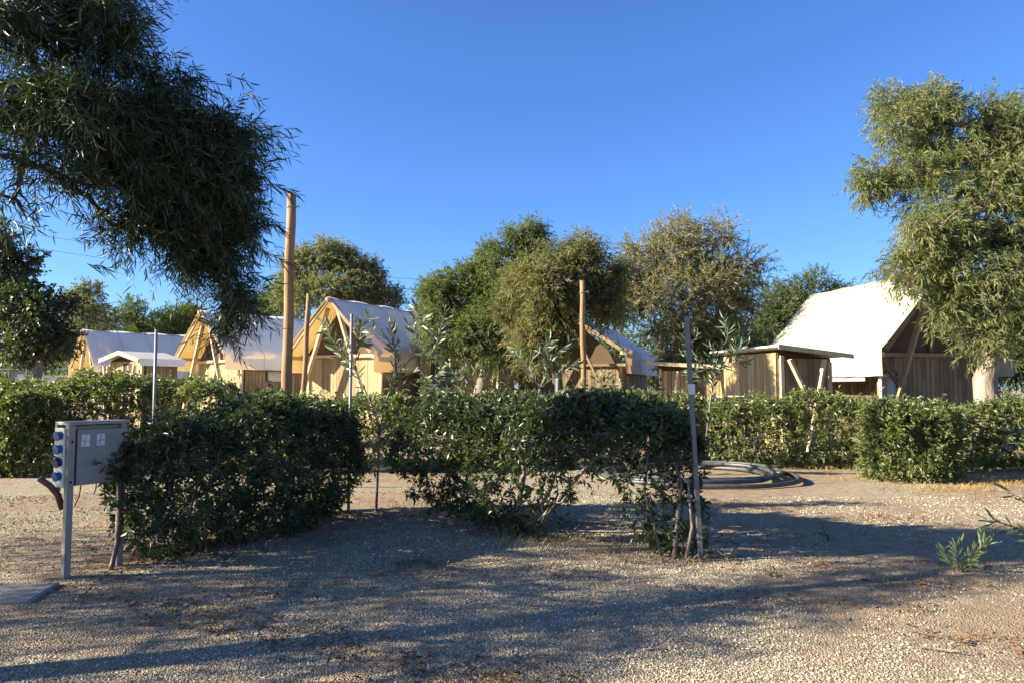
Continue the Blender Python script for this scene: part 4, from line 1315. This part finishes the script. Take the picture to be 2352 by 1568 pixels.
def sprig(label, px, py, stalks, h, n, seed, scale=.7, lean=.5, mat=None):
    g = G(px, py); rr = random.Random(seed); sts = []
    for k in range(stalks):
        a = rr.uniform(0, 6.28); d = Vector((math.cos(a) * lean, math.sin(a) * lean, 1)).normalized() * h * rr.uniform(.7, 1.1)
        b_ = g + Vector((rr.uniform(-.04, .04), rr.uniform(-.04, .04), -.01))
        sts.append((curved(b_, b_ + d, 3, .04, .05, rr), [.005, .004, .003, .002]))
    return sapling('sprig', label, sts, mat or sprigm, 'young plant', n, seed, BARK_TWIG, 'young shoots sprouting from the gravel', side=0, start=.05, scale=scale)


sprigm = [leaf_mesh('leaf', .15, .022 + .004 * k, (-.012, .012, 0)[k], LEAF_SPRIG) for k in range(3)]
sprigd = [leaf_mesh('leaf', .16, .024, (-.012, .014)[k], LEAF_YOUNGDARK) for k in range(2)]
sprig('short sprig with dark pointed leaves at the edge of the tree shade', 1905, 1238, 3, .20, 16, 81, .75, .7, sprigd)
sprig('leafy shoot, the largest plant sprouting in the shade', 2205, 1318, 7, .42, 90, 82, .85, .75)
sprig('single upright pale shoot with narrow leaves in the dirt', 2037, 1345, 2, .17, 12, 83, .5, .3)
sprig('low grey-green weed right of the leaning post', 1670, 1285, 4, .14, 18, 84, .5, 1.0, sprigd)
sprig('small weed tuft with thin leaves on the shade edge', 1782, 1322, 4, .10, 16, 85, .45, .9)
# branchy shoot reaching in from the right edge
sapling('sprig', 'dark leafy shoot reaching in at the very edge beyond the largest shoot', [(tv((2440, 1310, 6.6), (2390, 1240, 6.6), (2350, 1215, 6.6), (2300, 1200, 6.6), (2275, 1196, 6.6)), [.012, .01, .008, .006, .003]),
        (tv((2390, 1240, 6.6), (2370, 1180, 6.6), (2350, 1140, 6.6)), [.008, .006, .003]), (tv((2430, 1300, 6.6), (2420, 1200, 6.6), (2400, 1120, 6.6)), [.008, .006, .003])],
        sprigd, 'young plant', 60, 86, BARK_TWIG, 'young shoots sprouting from the gravel', side=1, start=.2, sidelen=.2)
sprig('weed tuft by the foot of the silvery sapling', 812, 1192, 5, .10, 18, 87, .5, 1.0)
sprig('low green weed inside the ring of the pipe coil', 1470, 1098, 9, .28, 60, 88, .9, .8)

# ------------------------------------------------------------------ loose things on the ground
rng = np.random.RandomState(17)
# pebbles
N = 120000
yy = 3.1 + 7.9 * rng.rand(N) ** 1.45
xx = (rng.rand(N) * 2 - 1) * (yy * .72 + .3)
q = np.stack([xx, yy], 1)
gr = gravel_amount(q)
kp = rng.rand(N) < .06 + .94 * np.clip(gr * 1.25 - .1, 0, 1)
q, gr = q[kp], gr[kp]; N = len(q)
rad = (.0038 + .0052 * rng.rand(N) ** 1.8) * (1 + .09 * (q[:, 1] - 4))
zc = gzv(q) + rad * .25
oct_ = np.array([[1, 0, 0], [-1, 0, 0], [0, 1, 0], [0, -1, 0], [0, 0, 1], [0, 0, -1]], float)
of = np.array([[0, 2, 4], [2, 1, 4], [1, 3, 4], [3, 0, 4], [2, 0, 5], [1, 2, 5], [3, 1, 5], [0, 3, 5]])
ang = rng.rand(N) * 6.28
sc_ = np.stack([.75 + .8 * rng.rand(N), .7 + .5 * rng.rand(N), .5 + .4 * rng.rand(N)], 1)
vv = oct_[None] * sc_[:, None] * rad[:, None, None] + rng.normal(size=(N, 6, 3)) * (rad * .16)[:, None, None]
tl = rng.normal(size=N) * .35
vv[:, :, 2] += vv[:, :, 0] * tl[:, None]
ca, sa = np.cos(ang)[:, None], np.sin(ang)[:, None]
vx = vv[:, :, 0] * ca - vv[:, :, 1] * sa; vy = vv[:, :, 0] * sa + vv[:, :, 1] * ca
Vp = np.stack([vx + q[:, :1], vy + q[:, 1:], vv[:, :, 2] + zc[:, None]], 2).reshape(-1, 3)
Fp = (np.arange(N)[:, None, None] * 6 + of[None]).reshape(-1, 3)
tint = np.clip(.52 + .24 * rng.normal(size=N), 0, 1)
pb = ln('gravel', mesh_np('gravel', Vp, Fp, np.repeat(tint, 6)), None, PEBBLE)
tag(pb, 'loose pale gravel stones strewn over the ground', 'gravel', kind='stuff')


def scatter(name, label, q, leaf, wid, mat, rng, flat=True, cat='litter'):
    n = len(q)
    z = gzv(q) + .006 + .012 * rng.rand(n)
    base = np.column_stack([q, z])
    a = rng.rand(n) * 6.28
    if flat:
        d = nrm(np.column_stack([np.cos(a), np.sin(a), rng.normal(size=n) * .25]))
        w = nrm(np.cross(d, UP + rng.normal(size=(n, 3)) * .35))
    else:
        d = nrm(np.column_stack([np.cos(a) * .6, np.sin(a) * .6, .5 + rng.rand(n)]))
        w = nrm(np.cross(d, rng.normal(size=(n, 3))))
    lv = Leaves()
    lv.add_leaves(base, d, w, leaf * (.5 + .9 * rng.rand(n)), wid * (.6 + .7 * rng.rand(n)), np.clip(.5 + .25 * rng.normal(size=n), 0, 1), rng.normal(size=n) * .15, False, 0.0 if flat else .15)
    o = lv.build(None, name, mat)
    tag(o, label, cat, kind='stuff')
    return o


# dry fallen leaves gather in drifts
N = 60000
yy = 3.1 + 8.5 * rng.rand(N) ** 1.2; xx = (rng.rand(N) * 2 - 1) * (yy * .72 + .3)
q = np.stack([xx, yy], 1)
dn = np.clip(sn(q, 90, .8) * .9 + .5 * sn(q, 91, 2.5) - .1, 0, 1) ** 1.3
q1 = q[rng.rand(N) < dn * .8]
def around(gpts, n, sx, sy):
    o = []
    for (px, py) in gpts:
        g_ = G(px, py); o.append(np.column_stack([g_.x + rng.normal(size=n) * sx, g_.y + rng.normal(size=n) * sy]))
    return np.concatenate(o)
q2 = around([(1000, 1310), (950, 1295), (880, 1185), (780, 1190), (480, 1270), (330, 1290), (1180, 1235), (1900, 1300), (2080, 1340), (1560, 1270)], 130, .28, .16)
scatter('fallen_leaves', 'dry brown fallen leaves drifted over the gravel', np.concatenate([q1, q2]), .062, .017, BROWNLEAF, rng)
# straw coloured grass at the hedge feet
qg = np.concatenate([around([(2300, 1112), (2200, 1125), (2120, 1100), (1900, 1075), (2340, 1100), (2010, 1085)], 260, .55, .3), around([(860, 1010), (930, 1010), (900, 1020)], 200, .4, .25),
                     around([(1000, 1165), (1240, 1250), (1330, 1240), (1480, 1290)], 110, .35, .12)])
scatter('dry_grass', 'yellow dry grass along the feet of the hedges', qg, .09, .008, STRAW, rng, False, 'grass')
# yellow straw mat lying flat
qg = around([(2290, 1115), (2180, 1128), (2345, 1105), (2080, 1098), (1880, 1072), (30, 1060)], 500, .6, .28)
scatter('straw', 'flattened yellow straw beside the rounded bush', qg, .10, .010, STRAW, rng, True, 'straw')
# a few bigger fallen twigs
for i, (px, py, L_, a) in enumerate([(2110, 1485, .26, -.5), (2180, 1478, .2, .1), (1480, 1490, .3, .2), (700, 1460, .25, .6), (1820, 1150, .2, 0)]):
    g_ = G(px, py); m = MB(); rr = random.Random(i)
    d = Vector((math.cos(a), math.sin(a), 0)) * L_
    z = gz(g_.x, g_.y) + .012
    m.tube(curved((0, 0, .0), d + Vector((0, 0, .01)), 4, .02, .08, rr), [.006, .0055, .005, .004, .003], 5)
    m.tube([d * .55, d * .8 + Vector((.03, .05, .02))], [.004, .002], 4)
    t = m.build('fallen_twig', BARK_PALE, None, True); t.location = (g_.x, g_.y, z)
    tag(t, ['longest pale fallen twig on the sunny gravel', 'pale forked twig beside the longest one', 'dry twig on the gravel in front of the arched hedge', 'dry twig lying in the dappled shade before the dark hedge', 'small twig on sunlit gravel near the pipe coil'][i], 'twig')

# ------------------------------------------------------------------ far left camp pieces
c = P(141, 890, 46)
wc = tag(empty('white_cabin', (c.x - 1.2, 46, 0), R(6)), 'small white cabin in full sun left of the farthest tent', 'cabin')
MB().box((.6, .8, 1.15), (1.55, 1.6, 2.3)).build('wall', WHITE, wc, bevel=.02)
MB().box((.25, -.015, 1.1), (.58, .03, 2.1)).build('door', WHITE, wc, bevel=.01)
MB().box((.95, -.012, 1.1), (.70, .025, 2.1)).build('panel', WHITE, wc, bevel=.01)
MB().box((.6, .8, 2.34), (1.75, 1.8, .08)).build('roof', ROOFTOP, wc)
c = P(90, 890, 46)
tr_ = tag(empty('camper_trailer', (c.x - .7, 46.2, 0), R(4)), 'low grey trailer on a dark chassis beside the white cabin', 'trailer')
MB().box((.7, .8, 1.45), (2.0, 1.5, 1.0)).build('body', mat_plain('grey_trailer', (.45, .46, .48), .5), tr_, bevel=.06)
MB().box((.7, .8, .78), (2.1, 1.4, .25)).build('chassis', BLACKCABLE, tr_)
for sx in (.1, 1.3):
    MB().tube([(sx, .02, .36), (sx, .22, .36)], .36, 16).build('wheel', BLACKCABLE, tr_, True)
c = P(30, 890, 44)
fr = tag(empty('mesh_screen', (c.x - 1.2, 44, 0)), 'pale metal mesh screen at the far edge of the camp', 'screen')
for x0 in (0.0, .9, 1.95):
    MB().bar((x0, 0, 0), (x0, 0, 2.75), .06, .06).build('upright', GREYMETAL, fr)
for z0 in (.9, 2.72):
    MB().bar((-.05, -.04, z0), (2.0, -.04, z0), .05, .05).build('crossbar', GREYMETAL, fr)
MB().box((1.42, .05, 1.75), (.98, .02, 1.7)).build('screen', GREYCLOTH, fr)

# power lines
for i, (a, b_) in enumerate([((-300, 470, 60), (1100, 650, 70)), ((-300, 505, 60), (1100, 672, 70))]):
    p0, p1 = P(*a), P(*b_)
    pts = [p0.lerp(p1, t) - Vector((0, 0, 1.0 * 4 * t * (1 - t))) for t in np.linspace(0, 1, 25)]
    m = MB(); m.v = []; m.tube([q_ - p0 for q_ in pts], .014, 4)
    w_ = m.build('power_line', BLACKCABLE, None); w_.location = p0
    tag(w_, ['upper of the two thin overhead power lines crossing the sky', 'lower of the two thin overhead power lines crossing the sky'][i], 'power line')
print('single leaves on overhanging tree', nleaf)
